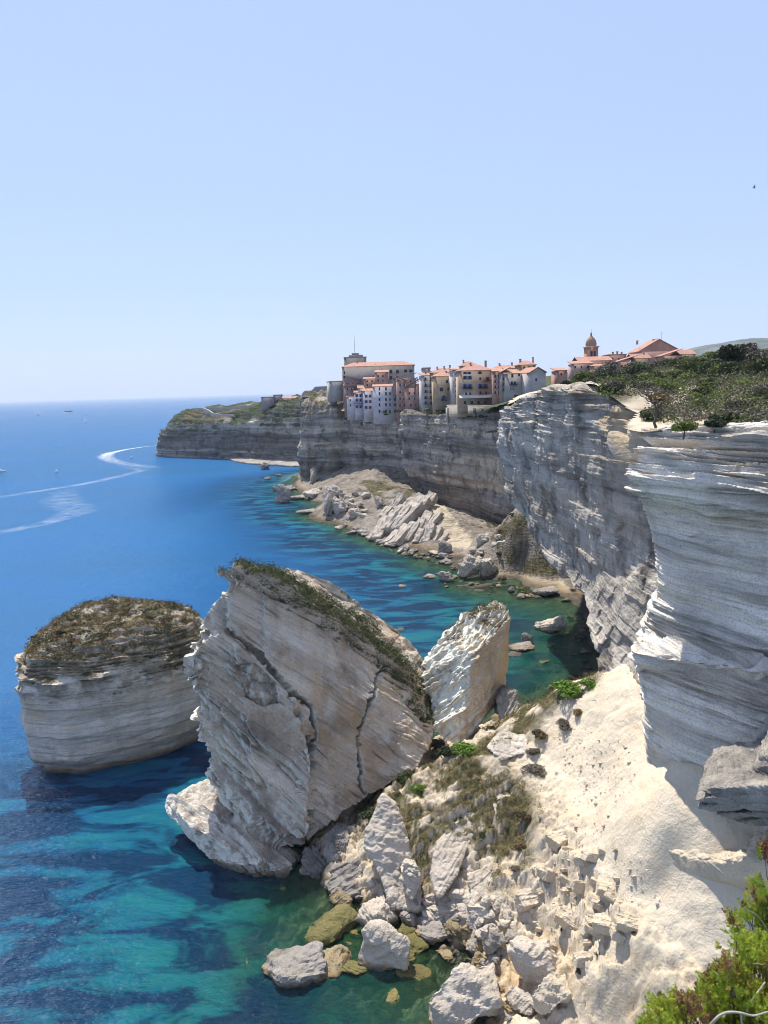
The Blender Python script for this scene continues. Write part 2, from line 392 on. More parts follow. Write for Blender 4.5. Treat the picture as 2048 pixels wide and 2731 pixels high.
M_OCHRE = rock_mat("weedy_boulder_rock", pale=(0.38, 0.32, 0.22), mid=(0.27, 0.21, 0.12), dark=(0.07, 0.06, 0.045), ochre=(0.45, 0.27, 0.06), stain=0.6, bump=0.6, darkz=0.3, ochre_amt=0.5)

M_WEED = rock_mat("drowned_rock", pale=(0.22, 0.19, 0.08), mid=(0.13, 0.12, 0.045), dark=(0.03, 0.03, 0.02), ochre=(0.28, 0.18, 0.05), stain=0.5, bump=0.6, ochre_amt=0.5)
# ================================================================== terrain: height fields through measured points
def tps(pts):
    P = np.array([p[:2] for p in pts], float); z = np.array([p[2] for p in pts], float); s = 50.0
    def K(a, b):
        r2 = (((a[:, None] - b[None]) / s) ** 2).sum(-1); return 0.5 * r2 * np.log(r2 + 1e-9)
    n = len(P); A = np.zeros((n + 3, n + 3)); A[:n, :n] = K(P, P) + np.eye(n) * 2e-3
    Q = np.column_stack([np.ones(n), P / s]); A[:n, n:] = Q; A[n:, :n] = Q.T
    c = np.linalg.solve(A, np.concatenate([z, np.zeros(3)]))
    def f(x, y):
        sh = np.shape(x); q = np.column_stack([np.ravel(x), np.ravel(y)]).astype(float); out = np.empty(len(q))
        for i in range(0, len(q), 40000):
            k = q[i:i + 40000]; out[i:i + 40000] = K(k, P) @ c[:n] + np.column_stack([np.ones(len(k)), k / s]) @ c[n:]
        return out.reshape(sh)
    return f
def px(l): return [tuple(atz(u, v, z)) for u, v, z in l]

NEAR_PTS = px([  # u, v, height above the sea
    (1590, 1861, 20.5), (1540, 1835, 19.5), (1480, 1850, 18), (1400, 1900, 15.5), (1330, 1960, 13), (1250, 2010, 11), (1180, 2060, 9), (1100, 2110, 7.5), (1030, 2180, 5.5),
    (1626, 1913, 20.5), (1672, 1944, 20.5), (1703, 1990, 20), (1719, 2143, 19), (1773, 2188, 19.5), (1886, 2220, 19.5), (2000, 2215, 19.5),
    (1560, 1960, 16.5), (1600, 2080, 15), (1480, 2050, 12.5), (1450, 1970, 14.0), (1500, 2200, 10.5), (1630, 2200, 14.5), (1420, 2150, 9.5), (1330, 2080, 10.5), (1350, 2200, 7.5), (1260, 2120, 9.5), (1200, 2200, 7.5),
    (1120, 2230, 6.5), (1070, 2300, 3.5), (1250, 2320, 4.5), (1380, 2320, 6.5), (1550, 2330, 9.5), (1700, 2300, 15), (1780, 2350, 14),
    (1130, 2420, 1.2), (1250, 2420, 2.0), (1400, 2440, 3.5), (1550, 2450, 7), (1650, 2430, 10), (1740, 2400, 12.5), (1800, 2500, 11.5), (1890, 2600, 10.5),
    (1300, 2510, 1.0), (1400, 2520, 2.2), (1500, 2560, 4.0), (1600, 2560, 8.0), (1700, 2560, 9.5), (1450, 2650, 2.0), (1560, 2680, 3.5), (1640, 2720, 4.2), (1800, 2720, 8.0),
    (1320, 2600, 0.2), (1340, 2700, 0.4), (1180, 2480, 0.1), (1100, 2440, 0.0), (950, 2420, -0.2), (1420, 2760, 1.5),
    (1180, 2560, -0.5), (1240, 2640, -0.4), (1120, 2620, -0.9), (1150, 2720, -1.2), (1000, 2500, -0.8), (900, 2450, -0.9), (950, 2640, -1.8), (850, 2560, -1.8), (750, 2480, -2.0), (700, 2600, -2.6), (800, 2720, -2.8), (600, 2500, -4.5), (500, 2650, -5), (560, 2730, -4.5)])
NEAR_PTS += [(45, 75, 25), (45, 100, 26), (48, 60, 25), (40, 125, 9), (30, 118, 9), (20, 112, 9), (12, 108, 7), (0, 104, 4), (20, 128, 1), (8, 122, 1), (32, 140, 0.5), (44, 150, 0.5),
    (-6, 112, -2), (-12, 100, -1), (4, 130, -3), (-15, 125, -7), (-30, 105, -7), (-45, 95, -8), (-30, 85, -6.5), (-32, 70, -6), (-45, 120, -9), (-70, 100, -10), (-70, 60, -8), (20, 148, -3), (0, 150, -7), (-20, 45, -6), (8, 48, -1), (22, 48, 4), (34, 50, 8), (45, 48, 12), (20, 56, 2.5)]
near_h = tps(NEAR_PTS)
COVE_PTS = px([(800, 1262, 0), (800, 1310, 0), (860, 1345, 0), (850, 1390, 0), (930, 1412, 0), (1000, 1445, 0), (1060, 1460, 0), (1120, 1475, 0), (1180, 1500, 0), (1230, 1562, 0), (1330, 1548, 0), (1400, 1572, 0), (1500, 1592, 0), (1540, 1615, 0), (1565, 1662, 0), (1580, 1722, 0),
    (770, 1290, -3), (820, 1410, -3), (900, 1440, -2.5), (1000, 1480, -2.5), (1100, 1530, -2.5), (1200, 1590, -2), (1300, 1600, -1.5), (1400, 1620, -1.3), (1470, 1640, -1.6), (1520, 1690, -1.5), (1540, 1760, -1.6), (1440, 1720, -2.2), (1400, 1780, -2.5),
    (700, 1310, -9), (700, 1410, -9), (800, 1460, -9), (950, 1540, -8), (1100, 1620, -7), (1250, 1660, -4.5), (1330, 1720, -4), (1150, 1720, -7), (1000, 1640, -9), (1000, 1750, -9),
    (830, 1272, 5), (900, 1300, 8), (960, 1305, 9), (1030, 1312, 11), (1090, 1308, 12), (1140, 1345, 11), (1180, 1390, 8), (1210, 1425, 4), (1230, 1455, 3), (1270, 1450, 4),
    (1050, 1400, 5), (1000, 1390, 4), (1120, 1430, 3), (940, 1370, 4), (880, 1330, 4), (1000, 1425, 1), (1150, 1460, 1.2), (1200, 1460, 1.5), (1230, 1490, 0.4),
    (1300, 1450, 8), (1380, 1398, 16), (1430, 1450, 11), (1470, 1520, 4), (1340, 1480, 6), (1400, 1520, 2.5), (1280, 1500, 2.5), (1400, 1546, 0.7), (1490, 1572, 0.8), (1350, 1530, 1.2)])
for u_, v_, Y_ in ((1120, 1330, 397), (1165, 1365, 384), (1220, 1390, 358), (1295, 1405, 333), (1350, 1410, 316), (1415, 1440, 296)):
    q_ = aty(u_, v_, Y_); COVE_PTS += [tuple(q_ + np.array([2, 2, -0.5])), tuple(q_ + np.array([18, 12, -0.5]))]
COVE_PTS += [(75, 220, 6), (72, 180, 6), (65, 150, 6), (-20, 470, 12), (-45, 560, 10), (-90, 560, -12), (-90, 420, -12), (-60, 320, -12), (-40, 240, -12), (-30, 180, -11), (-40, 150, -11), (0, 150, -8)]
cove_h = tps(COVE_PTS)
def bed_h(x, y):
    k = sstep(138, 160, y)
    a = near_h(np.clip(x, -70, 48), np.clip(y, 46, 170)); b = cove_h(np.clip(x, -90, 76), np.clip(y, 145, 560))
    return a * (1 - k) + b * k

# ================================================================== sea
def axis(a, b, step, lo, hi, k=1.22):
    c = list(np.arange(a, b + 1e-6, step)); s = step; x = c[-1]
    while x < hi: s *= k; x += s; c.append(x)
    s = step; x = c[0]; pre = []
    while x > lo: s *= k; x -= s; pre.append(x)
    return np.array(pre[::-1] + c)
xs = axis(-110, 80, 0.8, -60000, 60000); ys = axis(40, 420, 1.0, -300, 90000)
GX, GY = np.meshgrid(xs, ys)
dep = -bed_h(GX, GY)
far = sstep(0, 60, np.maximum(-95 - GX, 0) + np.maximum(GY - 560, 0)); dep = dep * (1 - far) + 16 * far
dep = np.clip(dep, -0.5, 18)
sm = mesh_np("sea", np.stack([GX, GY, np.zeros_like(GX)], -1).reshape(-1, 3), grid_faces(*GX.shape), True)
vattr(sm, "dep", dep)
t = NT("sea_water"); p = t.pos(); d = t.attr("dep")
sp = t.n('SeparateXYZ'); t.put(sp.inputs[0], p)
def wv(sx, sy, ang):
    m = t.n('Mapping'); t.put(m.inputs[0], p); m.inputs['Rotation'].default_value = (0, 0, ang); m.inputs['Scale'].default_value = (sx, sy, 1); return m.outputs[0]
pn1 = t.noise(wv(0.075, 0.17, 0.35), 1.0, 5, 0.6, 0.8); pn2 = t.noise(p, 0.22, 4, 0.6)
dn = t.math('ADD', d, t.math('MULTIPLY', t.math('SUBTRACT', pn2, 0.5), t.math('MINIMUM', t.math('MULTIPLY', d, 0.9), 5.0)))
sc = t.ramp(t.math('DIVIDE', dn, 16.0), [(0.0, (0.05, 0.085, 0.04)), (0.10, (0.010, 0.085, 0.05)), (0.30, (0.006, 0.095, 0.115)), (0.52, (0.005, 0.075, 0.155)), (0.8, (0.008, 0.07, 0.185)), (1.0, (0.018, 0.098, 0.225))])
weed = t.ramp(pn1, [(0.47, 1.0), (0.55, 0.0)])             # seagrass beds on pale sand
wz = t.math('MULTIPLY', t.ramp(t.math('DIVIDE', d, 16.0), [(0.08, 0.0), (0.22, 1.0), (0.58, 1.0), (0.8, 0.0)]), 0.92)
sc = t.mix(t.math('MULTIPLY', weed, wz), sc, (0.003, 0.022, 0.06))
sand = t.ramp(pn1, [(0.54, 0.0), (0.66, 1.0)])
sc = t.mix(t.math('MULTIPLY', sand, t.math('MULTIPLY', wz, 0.5)), sc, (0.015, 0.16, 0.16))
big = t.noise(wv(0.004, 0.012, 0.3), 1.0, 4, 0.6, 0.5)
sc = t.mix(t.math('MULTIPLY', t.ramp(big, [(0.42, 0.0), (0.62, 1.0)]), t.ramp(t.math('DIVIDE', d, 16.0), [(0.6, 0.0), (0.9, 0.45)])), sc, (0.012, 0.11, 0.30))
h1 = t.noise(wv(0.28, 0.55, 0.3), 1.0, 3, 0.55, 0.4); h2 = t.noise(wv(0.9, 1.8, -0.25), 1.0, 4, 0.6, 0.3); h3 = t.noise(wv(0.05, 0.10, 0.5), 1.0, 2)
hh = t.math('ADD', t.math('ADD', t.math('MULTIPLY', h1, 1.0), t.math('MULTIPLY', h2, 0.62)), t.math('MULTIPLY', h3, 1.6))
nb = t.bump(hh, 1.0, 2.8)
df = t.n('BsdfDiffuse'); t.put(df.inputs[0], sc)
trn = t.n('BsdfTransparent'); trn.inputs[0].default_value = (0.62, 0.86, 0.74, 1)
m1 = t.n('MixShader'); t.put(m1.inputs[0], t.ramp(t.math('DIVIDE', d, 16.0), [(0.0, 0.05), (0.06, 0.22), (0.18, 0.60), (0.36, 1.0)])); t.t.links.new(trn.outputs[0], m1.inputs[1]); t.t.links.new(df.outputs[0], m1.inputs[2])
gl = t.n('BsdfGlossy'); gl.inputs['Roughness'].default_value = 0.10; t.put(gl.inputs['Normal'], nb); gl.inputs[0].default_value = (0.9, 0.95, 1, 1)
fr = t.n('Fresnel'); fr.inputs[0].default_value = 1.33; t.put(fr.inputs[1], nb)
m2 = t.n('MixShader'); t.put(m2.inputs[0], fr.outputs[0]); t.t.links.new(m1.outputs[0], m2.inputs[1]); t.t.links.new(gl.outputs[0], m2.inputs[2])
M_SEA = t.out(m2.outputs[0])
tag(link("sea", sm, M_SEA), "calm blue sea, turquoise over the sand near the rocks", "sea", kind="structure")

# ================================================================== near ground: the chalk slope, its vegetated ridge and the sea bed in front
GULLY = [(960, 2100), (1060, 2020), (1140, 2000), (1180, 2040), (1100, 2110), (1030, 2200), (960, 2250), (930, 2200)]  # scrub colour darkens this gully, partly standing in for the leaning rock's shade
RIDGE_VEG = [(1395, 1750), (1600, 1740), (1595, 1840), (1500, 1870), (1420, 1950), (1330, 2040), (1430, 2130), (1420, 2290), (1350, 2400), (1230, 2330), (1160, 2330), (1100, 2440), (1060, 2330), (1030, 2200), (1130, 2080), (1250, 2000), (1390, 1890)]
def near_surface():
    x, y = np.meshgrid(np.arange(-46, 49, 0.17), np.arange(46, 152, 0.2)); z = near_h(x, y)
    g = np.stack([x, y, z], -1)
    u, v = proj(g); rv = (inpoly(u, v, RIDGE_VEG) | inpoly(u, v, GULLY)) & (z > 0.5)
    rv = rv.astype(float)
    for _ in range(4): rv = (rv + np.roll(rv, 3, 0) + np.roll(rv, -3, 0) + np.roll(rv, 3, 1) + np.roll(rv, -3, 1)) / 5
    w1, w2 = worley(g, 1.5); a1, a2 = worley(g + 5.2, 0.62)
    m = 0.5 + 0.5 * pn(x / 9, y / 9, 2.0)
    dry = sstep(-0.5, 1.0, z)
    crag = sstep(0.05, 0.5, pn(x / 11, y / 11, 7.7) + 0.25)
    lowz = 1 - sstep(9.0, 14.0, z); gul = 1 - np.abs(pn(x / 3.6 + 0.25 * y, y / 9, 5.0))
    b1, b2 = worley(g * np.array([1, 1, 0.6]) + 1.3, 3.4); rid = 1 - np.abs(fbm(g, 5.0, 4, 0.5, 2.7)) * 1.6
    dz = 1.0 * fbm(g, 6.5, 5, 0.55) + dry * lowz * (2.2 * (np.clip(b2 - b1, 0, 0.24) - 0.12) * sstep(-0.3, 0.3, pn(x / 8, y / 8, 1.1)) + 0.7 * rid * (1 - rv)) + dry * ((0.30 + 0.75 * crag) * lowz * (np.clip(w2 - w1, 0, 0.17) * 2.6 - 0.2) + (0.22 * m + 0.10 + 0.25 * lowz) * (np.clip(a2 - a1, 0, 0.22)) * 1.5 - 0.4 * gul ** 4 + 0.10 * fbm(g, 0.7, 3) + lowz * (1 - 0.85 * rv) * 0.3 * (1 - np.abs(fbm(g, 2.6, 4, 0.5, 6.1)) * 2) + lowz * (1 - 0.6 * rv) * 0.4 * (blocks(g + 0.8 * np.stack([pn(x / 4, y / 4, 0.3), pn(x / 4, y / 4, 5.3), 0 * x], -1), 1.3, 3.2, 4.0) - 0.5))
    dz += dry * (0.9 * crag * (0.25 + 0.75 * lowz) + 0.02) * (1 - 0.85 * sstep(12, 22, x) * sstep(9, 12, z)) * (strata(g, 0.7, (-0.35, 0.45), 1.2, 4.0, 3.0) + 0.45 * strata(g, 0.23, (-0.15, 0.25), 0.3, 2.0, 5.0) - 0.5) * 0.8
    dz += (1 - dry) * (0.9 * fbm(g * np.array([1, 1, 0]), 3.2, 4) + 1.5 * (np.clip(b2 - b1, 0, 0.4) - 0.25) + 0.8 * (np.clip(w2 - w1, 0, 0.5) - 0.2))
    dz += rv * 0.8 * (fbm(g, 4.0, 4) + (strata(g, 1.1, (-0.6, 0.9), 0.6, 5.0, 9.0) - 0.3))
    smooth_zone = sstep(14, 24, x) * sstep(9, 13, z)
    dz *= 1 - 0.45 * smooth_zone
    z2 = z + np.where(z < -2.5, dz * 0.4, dz)
    g[..., 2] = z2
    me = mesh_np("slope", g.reshape(-1, 3), grid_faces(*x.shape))
    nz = gnormals(g, False)[..., 2]
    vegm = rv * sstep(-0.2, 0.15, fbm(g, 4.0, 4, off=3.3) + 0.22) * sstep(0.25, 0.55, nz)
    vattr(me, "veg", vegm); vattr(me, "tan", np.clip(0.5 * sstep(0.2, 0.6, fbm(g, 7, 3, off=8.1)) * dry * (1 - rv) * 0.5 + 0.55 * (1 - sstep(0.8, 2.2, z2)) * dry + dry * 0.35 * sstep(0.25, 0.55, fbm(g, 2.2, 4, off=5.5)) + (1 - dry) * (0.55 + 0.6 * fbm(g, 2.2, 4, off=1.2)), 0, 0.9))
    vattr(me, "pale", smooth_zone * 0.5)
    return me, g, vegm
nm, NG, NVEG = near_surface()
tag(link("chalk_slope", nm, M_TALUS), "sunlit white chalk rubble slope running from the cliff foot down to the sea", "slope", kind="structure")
def cove_surface():
    x, y = np.meshgrid(np.arange(-80, 78, 0.7), np.arange(146, 560, 0.9)); z = cove_h(x, y); g = np.stack([x, y, z], -1)
    w1, w2 = worley(g, 5.0); a1, a2 = worley(g + 3, 2.2)
    dry = sstep(0.8, 3, z)
    g[..., 2] = z + dry * (1.2 * fbm(g, 14, 4) + 2.2 * (np.clip(w2 - w1, 0, .5) - .1) + 0.9 * (np.clip(a2 - a1, 0, .5))) + (1 - dry) * 0.35 * fbm(g, 5, 4) * sstep(-6, -0.5, z) + (1 - sstep(-1.5, 0.3, z)) * sstep(-3.2, -1.0, z) * (np.clip(w2 - w1, 0, .5) * 2.2)
    me = mesh_np("shore", g.reshape(-1, 3), grid_faces(*x.shape))
    u, v = proj(g); hill = inpoly(u, v, [(1290, 1380), (1420, 1370), (1480, 1500), (1490, 1540), (1380, 1530), (1330, 1470)]) | inpoly(u, v, [(960, 1280), (1130, 1290), (1090, 1330), (1000, 1330)])
    vattr(me, "veg", hill * sstep(-0.25, 0.1, fbm(g, 12, 3)) * 0.95)
    sandm = inpoly(u, v, [(1330, 1525), (1500, 1550), (1545, 1600), (1480, 1600), (1330, 1560)]) | inpoly(u, v, [(1120, 1310), (1170, 1330), (1260, 1440), (1250, 1465), (1180, 1455), (1170, 1390)])
    vattr(me, "tan", np.clip(sandm * 0.85 + (1 - sstep(-0.2, 0.6, z)) * (0.5 + 0.6 * fbm(g, 6, 3)), 0, 0.9))
    return me, g
cm_, CG = cove_surface()
tag(link("cove_shore", cm_, M_SHORE), "pale rubble shore and beach along the foot of the cliffs", "shore", kind="structure")

def ground_z(x, y):
    """top of the near or cove ground at a point"""
    if y < 150:
        j = int(np.clip(round((x + 46) / 0.17), 0, NG.shape[1] - 1)); i = int(np.clip(round((y - 46) / 0.2), 0, NG.shape[0] - 1)); return float(NG[i, j, 2])
    j = int(np.clip(round((x + 80) / 0.7), 0, CG.shape[1] - 1)); i = int(np.clip(round((y - 146) / 0.9), 0, CG.shape[0] - 1)); return float(CG[i, j, 2])

# ================================================================== cliffs
def rows(cols, fn): return np.array([[fn(*q) for q in c] for c in cols]).transpose(1, 0, 2)
# the near buttress on the right
S1V = [  # (base depth, [(u, v), ...] edge to foot)
    (76, [(1700, 1150), (1675, 1298), (1716, 1380), (1738, 1510), (1728, 1600), (1690, 1672), (1656, 1745), (1700, 1788), (1690, 1835), (1700, 1900), (1708, 2071), (1715, 2150), (1700, 2270)]),
    (71, [(1800, 1135), (1790, 1295), (1800, 1385), (1805, 1510), (1800, 1600), (1800, 1690), (1795, 1762), (1800, 1800), (1800, 1840), (1800, 1905), (1800, 2080), (1800, 2195), (1800, 2310)]),
    (67, [(1920, 1130), (1920, 1290), (1920, 1385), (1920, 1510), (1920, 1610), (1920, 1735), (1920, 1780), (1920, 1805), (1920, 1845), (1920, 1910), (1920, 2080), (1920, 2215), (1920, 2330)]),
    (63, [(2050, 1125), (2050, 1290), (2050, 1385), (2050, 1510), (2050, 1610), (2050, 1745), (2050, 1790), (2050, 1812), (2050, 1845), (2050, 1910), (2050, 2090), (2050, 2210), (2050, 2330)]),
    (57, [(2300, 1120), (2300, 1290), (2300, 1385), (2300, 1510), (2300, 1610), (2300, 1745), (2300, 1790), (2300, 1812), (2300, 1845), (2300, 1910), (2300, 2090), (2300, 2210), (2300, 2330)])]
S1D = [3.0, -0.9, 1.2, 1.6, 2.2, 2.4, -2.2, 1.0, 0.3, 0.6, 1.3, 0.8, 0.8]
c1 = [[aty(u, v, Y + dy * (1 - 0.35 * (k > 1))) for (u, v), dy in zip(l, S1D)] for k, (Y, l) in enumerate(S1V)]
ret = [p + np.array([7, 9, 0]) for p in c1[0]]; ret2 = [p + np.array([30, 22, 0]) for p in c1[0]]
c1 = [ret2, ret] + c1
c1 = [[c[0] + np.array([1.0, 9, -2.5]), c[0] + np.array([0.3, 3, -0.3])] + c for c in c1]
tops = lambda a, b, t: 1 - sstep(a, b, t)
def d_s1(g, n, t, s):
    z = g[..., 2]
    lay = np.interp(z, [15, 20, 24, 27, 29.5, 31, 36.3, 38.0, 40.0, 44.5, 47.5, 49.0, 51, 54, 56, 60], [0.5, 0.25, 0.18, 0.35, 0.7, 1.2, 1.3, 0.22, 0.25, 0.4, 0.55, 1.7, 2.0, 1.9, 1.7, 0.7])
    lay = lay * (0.75 + 0.6 * pn(g[..., 0] / 6, g[..., 1] / 6, z / 5)) * (1 - 0.75 * sstep(0.35, 0.8, n[..., 2]) * sstep(48, 51, z))
    a = strata(g, 0.95, (0.03, 0.02), 0.4, 16.0, 1.0) * 0.75 + strata(g, 0.42, (0.03, 0.02), 0.3, 9.0, 2.0) * 1.0 + strata(g, 0.22, (0.03, 0.02), 0.25, 5.0, 6.0) * 0.5
    return lay * (a - 0.5) + 0.35 * fbm(g, 7, 4) + 1.15 * (blocks(g, 1.9, 6.5, 3.0) - 0.5) * np.clip(lay, 0.35, 1) + 0.5 * (blocks(g, 0.8, 2.8, 8.0) - 0.5) * np.clip(lay, 0.3, 1) + 0.05 * fbm(g, 0.8, 3) + 0.12 * (strata(g, 0.28, (0.02, 0.02), 1.5, 9.0, 4.0) - 0.3)
tanfun = lambda poly, amt: (lambda g, n, t, s: inpoly(*proj(g), poly) * amt * (0.7 + 0.5 * fbm(g, 2.5, 3)).clip(0.2, 1))
YEL = [(1590, 1123), (1640, 1085), (1740, 1060), (1760, 1138), (1700, 1170), (1700, 1235), (1650, 1240), (1600, 1135)]
o = sheet("cliff", np.array(c1).transpose(1, 0, 2), 1250, 420, d_s1, M_CLIFF, blur=0.9, attrs={"tan": tanfun(YEL, 0.8)})
tag(o, "tall layered limestone buttress nearest the viewer with sunlit ledges", "cliff", kind="structure")

# lower ledge and hollow grey wall under the buttress
S0 = [[(1690, 2150, 77), (1680, 2215, 71), (1715, 2290, 67.5), (1725, 2305, 68.5), (1735, 2350, 69), (1740, 2400, 69), (1750, 2450, 68)],
      [(1715, 2150, 76), (1715, 2230, 69), (1765, 2316, 66.0), (1772, 2325, 66.2), (1785, 2390, 66.8), (1800, 2450, 66.5), (1815, 2530, 65)],
      [(1800, 2185, 72.5), (1800, 2268, 65), (1820, 2332, 64.0), (1825, 2348, 65.2), (1840, 2440, 65.3), (1875, 2540, 63.5), (1885, 2640, 61)],
      [(1920, 2210, 68.5), (1920, 2288, 61.5), (1925, 2350, 61.2), (1928, 2368, 62.6), (1940, 2480, 62), (1960, 2600, 60), (1975, 2730, 57.5)],
      [(2050, 2200, 64.5), (2050, 2290, 58), (2050, 2355, 58.2), (2050, 2378, 59.2), (2060, 2500, 58.5), (2070, 2640, 56), (2085, 2780, 53.5)],
      [(2300, 2200, 58), (2300, 2300, 54), (2300, 2360, 50), (2300, 2390, 53), (2300, 2520, 53), (2300, 2660, 51), (2300, 2800, 49)]]
def d_s0(g, n, t, s):
    up = sstep(0.15, 0.45, n[..., 2])
    w1, w2 = worley(g, 0.9)
    return up * (0.22 * np.clip(w2 - w1, 0, .5) * 2 - 0.1) + up * 0.10 * (strata(g, 0.3, (0.1, 0.0), 0.6, 5.0, 2.0) + 0.5 * strata(g, 0.2, (0.1, 0.1), 0.4, 1.6, 5.0) - 0.5) + (1 - up) * 0.10 * (strata(g, 0.3, (0.35, 0.05), 1.2, 8.0, 4.0) - .3) + 0.25 * fbm(g, 3.5, 4) * (0.35 + 0.65 * up) + 0.12 * up * fbm(g, 0.9, 3)
o = sheet("cliff", np.array([[aty(*q) for q in c] for c in S0]).transpose(1, 0, 2), 420, 300, d_s0, M_TALUS, blur=0.9, attrs={"pale": lambda g, n, t, s: sstep(0.2, 0.5, n[..., 2]) * 0.0})
tag(o, "hollowed grey cliff wall under a white crumbling ledge near the bottom bushes", "cliff", kind="structure")

# the overhanging cape behind it: given as u, v and distance to the right
A = [[(1332, 1082, 29), (1318, 1140, 29), (1321, 1200, 29.5), (1352, 1325, 31), (1403, 1412, 32), (1494, 1533, 33), (1545, 1595, 32), (1586, 1730, 29.5), (1598, 1800, 28.5), (1590, 1861, 27), (1600, 1960, 26)],
     [(1380, 1058, 29), (1375, 1120, 29.2), (1385, 1200, 30), (1415, 1325, 31.5), (1455, 1412, 32.6), (1525, 1533, 33.3), (1575, 1595, 32.4), (1610, 1730, 30), (1620, 1800, 28.8), (1625, 1900, 27.6), (1630, 1990, 27)],
     [(1470, 1030, 30), (1470, 1100, 30), (1475, 1200, 30.7), (1500, 1325, 32), (1530, 1412, 33), (1585, 1533, 33.5), (1620, 1595, 32.6), (1650, 1730, 30.3), (1660, 1800, 29.3), (1672, 1944, 28.2), (1680, 2030, 28)],
     [(1580, 1023, 31), (1580, 1100, 31), (1585, 1200, 31.5), (1600, 1325, 32.5), (1625, 1412, 33.3), (1660, 1533, 33.7), (1685, 1595, 32.8), (1700, 1730, 30.8), (1705, 1800, 30), (1720, 1990, 29), (1725, 2080, 28.8)],
     [(1700, 1110, 33), (1700, 1160, 33), (1710, 1200, 33), (1722, 1325, 33.6), (1740, 1412, 34), (1770, 1533, 34), (1780, 1595, 33.5), (1790, 1730, 32), (1790, 1800, 31.5), (1790, 1990, 31), (1790, 2080, 31)],
     [(1900, 1160, 38), (1900, 1190, 38), (1900, 1220, 38), (1900, 1325, 38), (1900, 1412, 38), (1900, 1533, 38), (1900, 1595, 38), (1900, 1730, 37), (1900, 1800, 36), (1900, 1990, 35), (1900, 2080, 35)]]
cA = [[atx(*q) for q in c] for c in A]
cA = [[p + np.array([45, 45, 0]) for p in cA[0]], [p + np.array([14, 16, 0]) for p in cA[0]]] + cA
EDGE_A = [c[0] for c in cA[2:6]]
cA = [[c[0] + np.array([14, 2, -6]), c[0] + np.array([4, 1, -0.5])] + c for c in cA]
def d_a(g, n, t, s):
    z = g[..., 2]; lay = np.interp(z, [0, 15, 22, 26, 36, 40, 46, 50, 54, 58, 60], [0.5, 0.25, 0.3, 0.2, 0.3, 0.5, 0.5, 0.5, 1.0, 1.1, 0.8]) * (0.8 + 0.7 * pn(g[..., 0] / 15, g[..., 1] / 15, z / 9))
    a = strata(g, 1.7, (0.02, 0.01), 1.6, 20, 1.0) * 0.5 + strata(g, 0.8, (0.02, 0.01), 1.0, 12, 2.0) * 0.8 + strata(g, 0.42, (0.02, 0), 0.6, 7, 2.0) * 0.6
    return lay * (a - 0.4) * (0.32 + 0.8 * sstep(49, 54, z)) + 1.2 * fbm(g, 15, 6, 0.5) + 0.9 * (blocks(g, 4.5, 9.0, 1.0) - 0.5) + 0.45 * (blocks(g, 1.6, 4.0, 2.0) - 0.5) + 0.15 * fbm(g, 1.8, 3)
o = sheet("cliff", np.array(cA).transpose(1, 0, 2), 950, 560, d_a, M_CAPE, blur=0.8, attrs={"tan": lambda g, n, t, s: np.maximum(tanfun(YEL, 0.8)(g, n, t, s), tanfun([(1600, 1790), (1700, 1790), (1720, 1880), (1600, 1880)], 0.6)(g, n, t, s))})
tag(o, "overhanging grey limestone cape between the near buttress and the town cliff", "cliff", kind="structure")

# the cliffs under the town
B = [[(1060, 1100, 412), (1063, 1160, 410), (1068, 1230, 406), (1088, 1300, 402), (1105, 1345, 398), (1110, 1400, 392)],
     [(1085, 1096, 404), (1090, 1160, 402), (1095, 1230, 401), (1115, 1305, 400), (1130, 1350, 394), (1135, 1400, 388)],
     [(1130, 1103, 388), (1130, 1170, 388), (1135, 1240, 388), (1150, 1310, 388), (1165, 1365, 384), (1170, 1440, 380)],
     [(1200, 1113, 358), (1200, 1180, 358), (1205, 1260, 359), (1215, 1330, 362), (1220, 1390, 358), (1225, 1470, 352)],
     [(1280, 1112, 330), (1280, 1180, 330), (1285, 1260, 331), (1290, 1340, 335), (1295, 1400, 333), (1300, 1500, 322)],
     [(1335, 1096, 310), (1335, 1180, 310), (1340, 1260, 311), (1345, 1340, 314), (1350, 1400, 316), (1355, 1520, 302)],
     [(1400, 1080, 288), (1400, 1180, 288), (1405, 1260, 288), (1410, 1340, 292), (1415, 1400, 296), (1420, 1550, 280)],
     [(1520, 1060, 255), (1520, 1180, 255), (1520, 1260, 255), (1520, 1340, 258), (1520, 1450, 258), (1520, 1600, 250)]]
cB = [[aty(*q) for q in c] for c in B]
cB = [[p + np.array([30, 45, 0]) for p in cB[0]], [p + np.array([6, 14, 0]) for p in cB[0]]] + cB
cB = [[c[0] + np.array([12, 40, -0.5]), c[0] + np.array([2, 10, -0.1])] + c for c in cB]
def d_b(g, n, t, s):
    z = g[..., 2]; lay = np.interp(z, [0, 12, 20, 32, 38, 50], [0.8, 0.8, 0.7, 0.8, 1.0, 0.8])
    a = strata(g, 3.6, (0.02, 0), 2.2, 26, 1.0) + strata(g, 1.7, (0.02, 0), 1.2, 14, 2.0) * 0.7 + strata(g, 0.9, (0, 0), 0.8, 8, 5.0) * 0.35
    return lay * (a - 0.6) * 1.2 + 2.0 * fbm(g, 26, 6, 0.55) + 1.8 * (blocks(g, 7, 13.0, 1.0) - 0.5) + 0.35 * fbm(g, 4, 3)
vegtop = lambda g, n, t, s: sstep(0.35, 0.7, n[..., 2]) * sstep(-0.3, 0.15, fbm(g, 12, 3)) * sstep(20, 34, g[..., 2])
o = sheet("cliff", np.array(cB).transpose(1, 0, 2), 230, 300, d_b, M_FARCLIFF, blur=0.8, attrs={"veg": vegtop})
tag(o, "banded grey cliff under the tall houses, right of the rubble mound", "cliff", kind="structure")
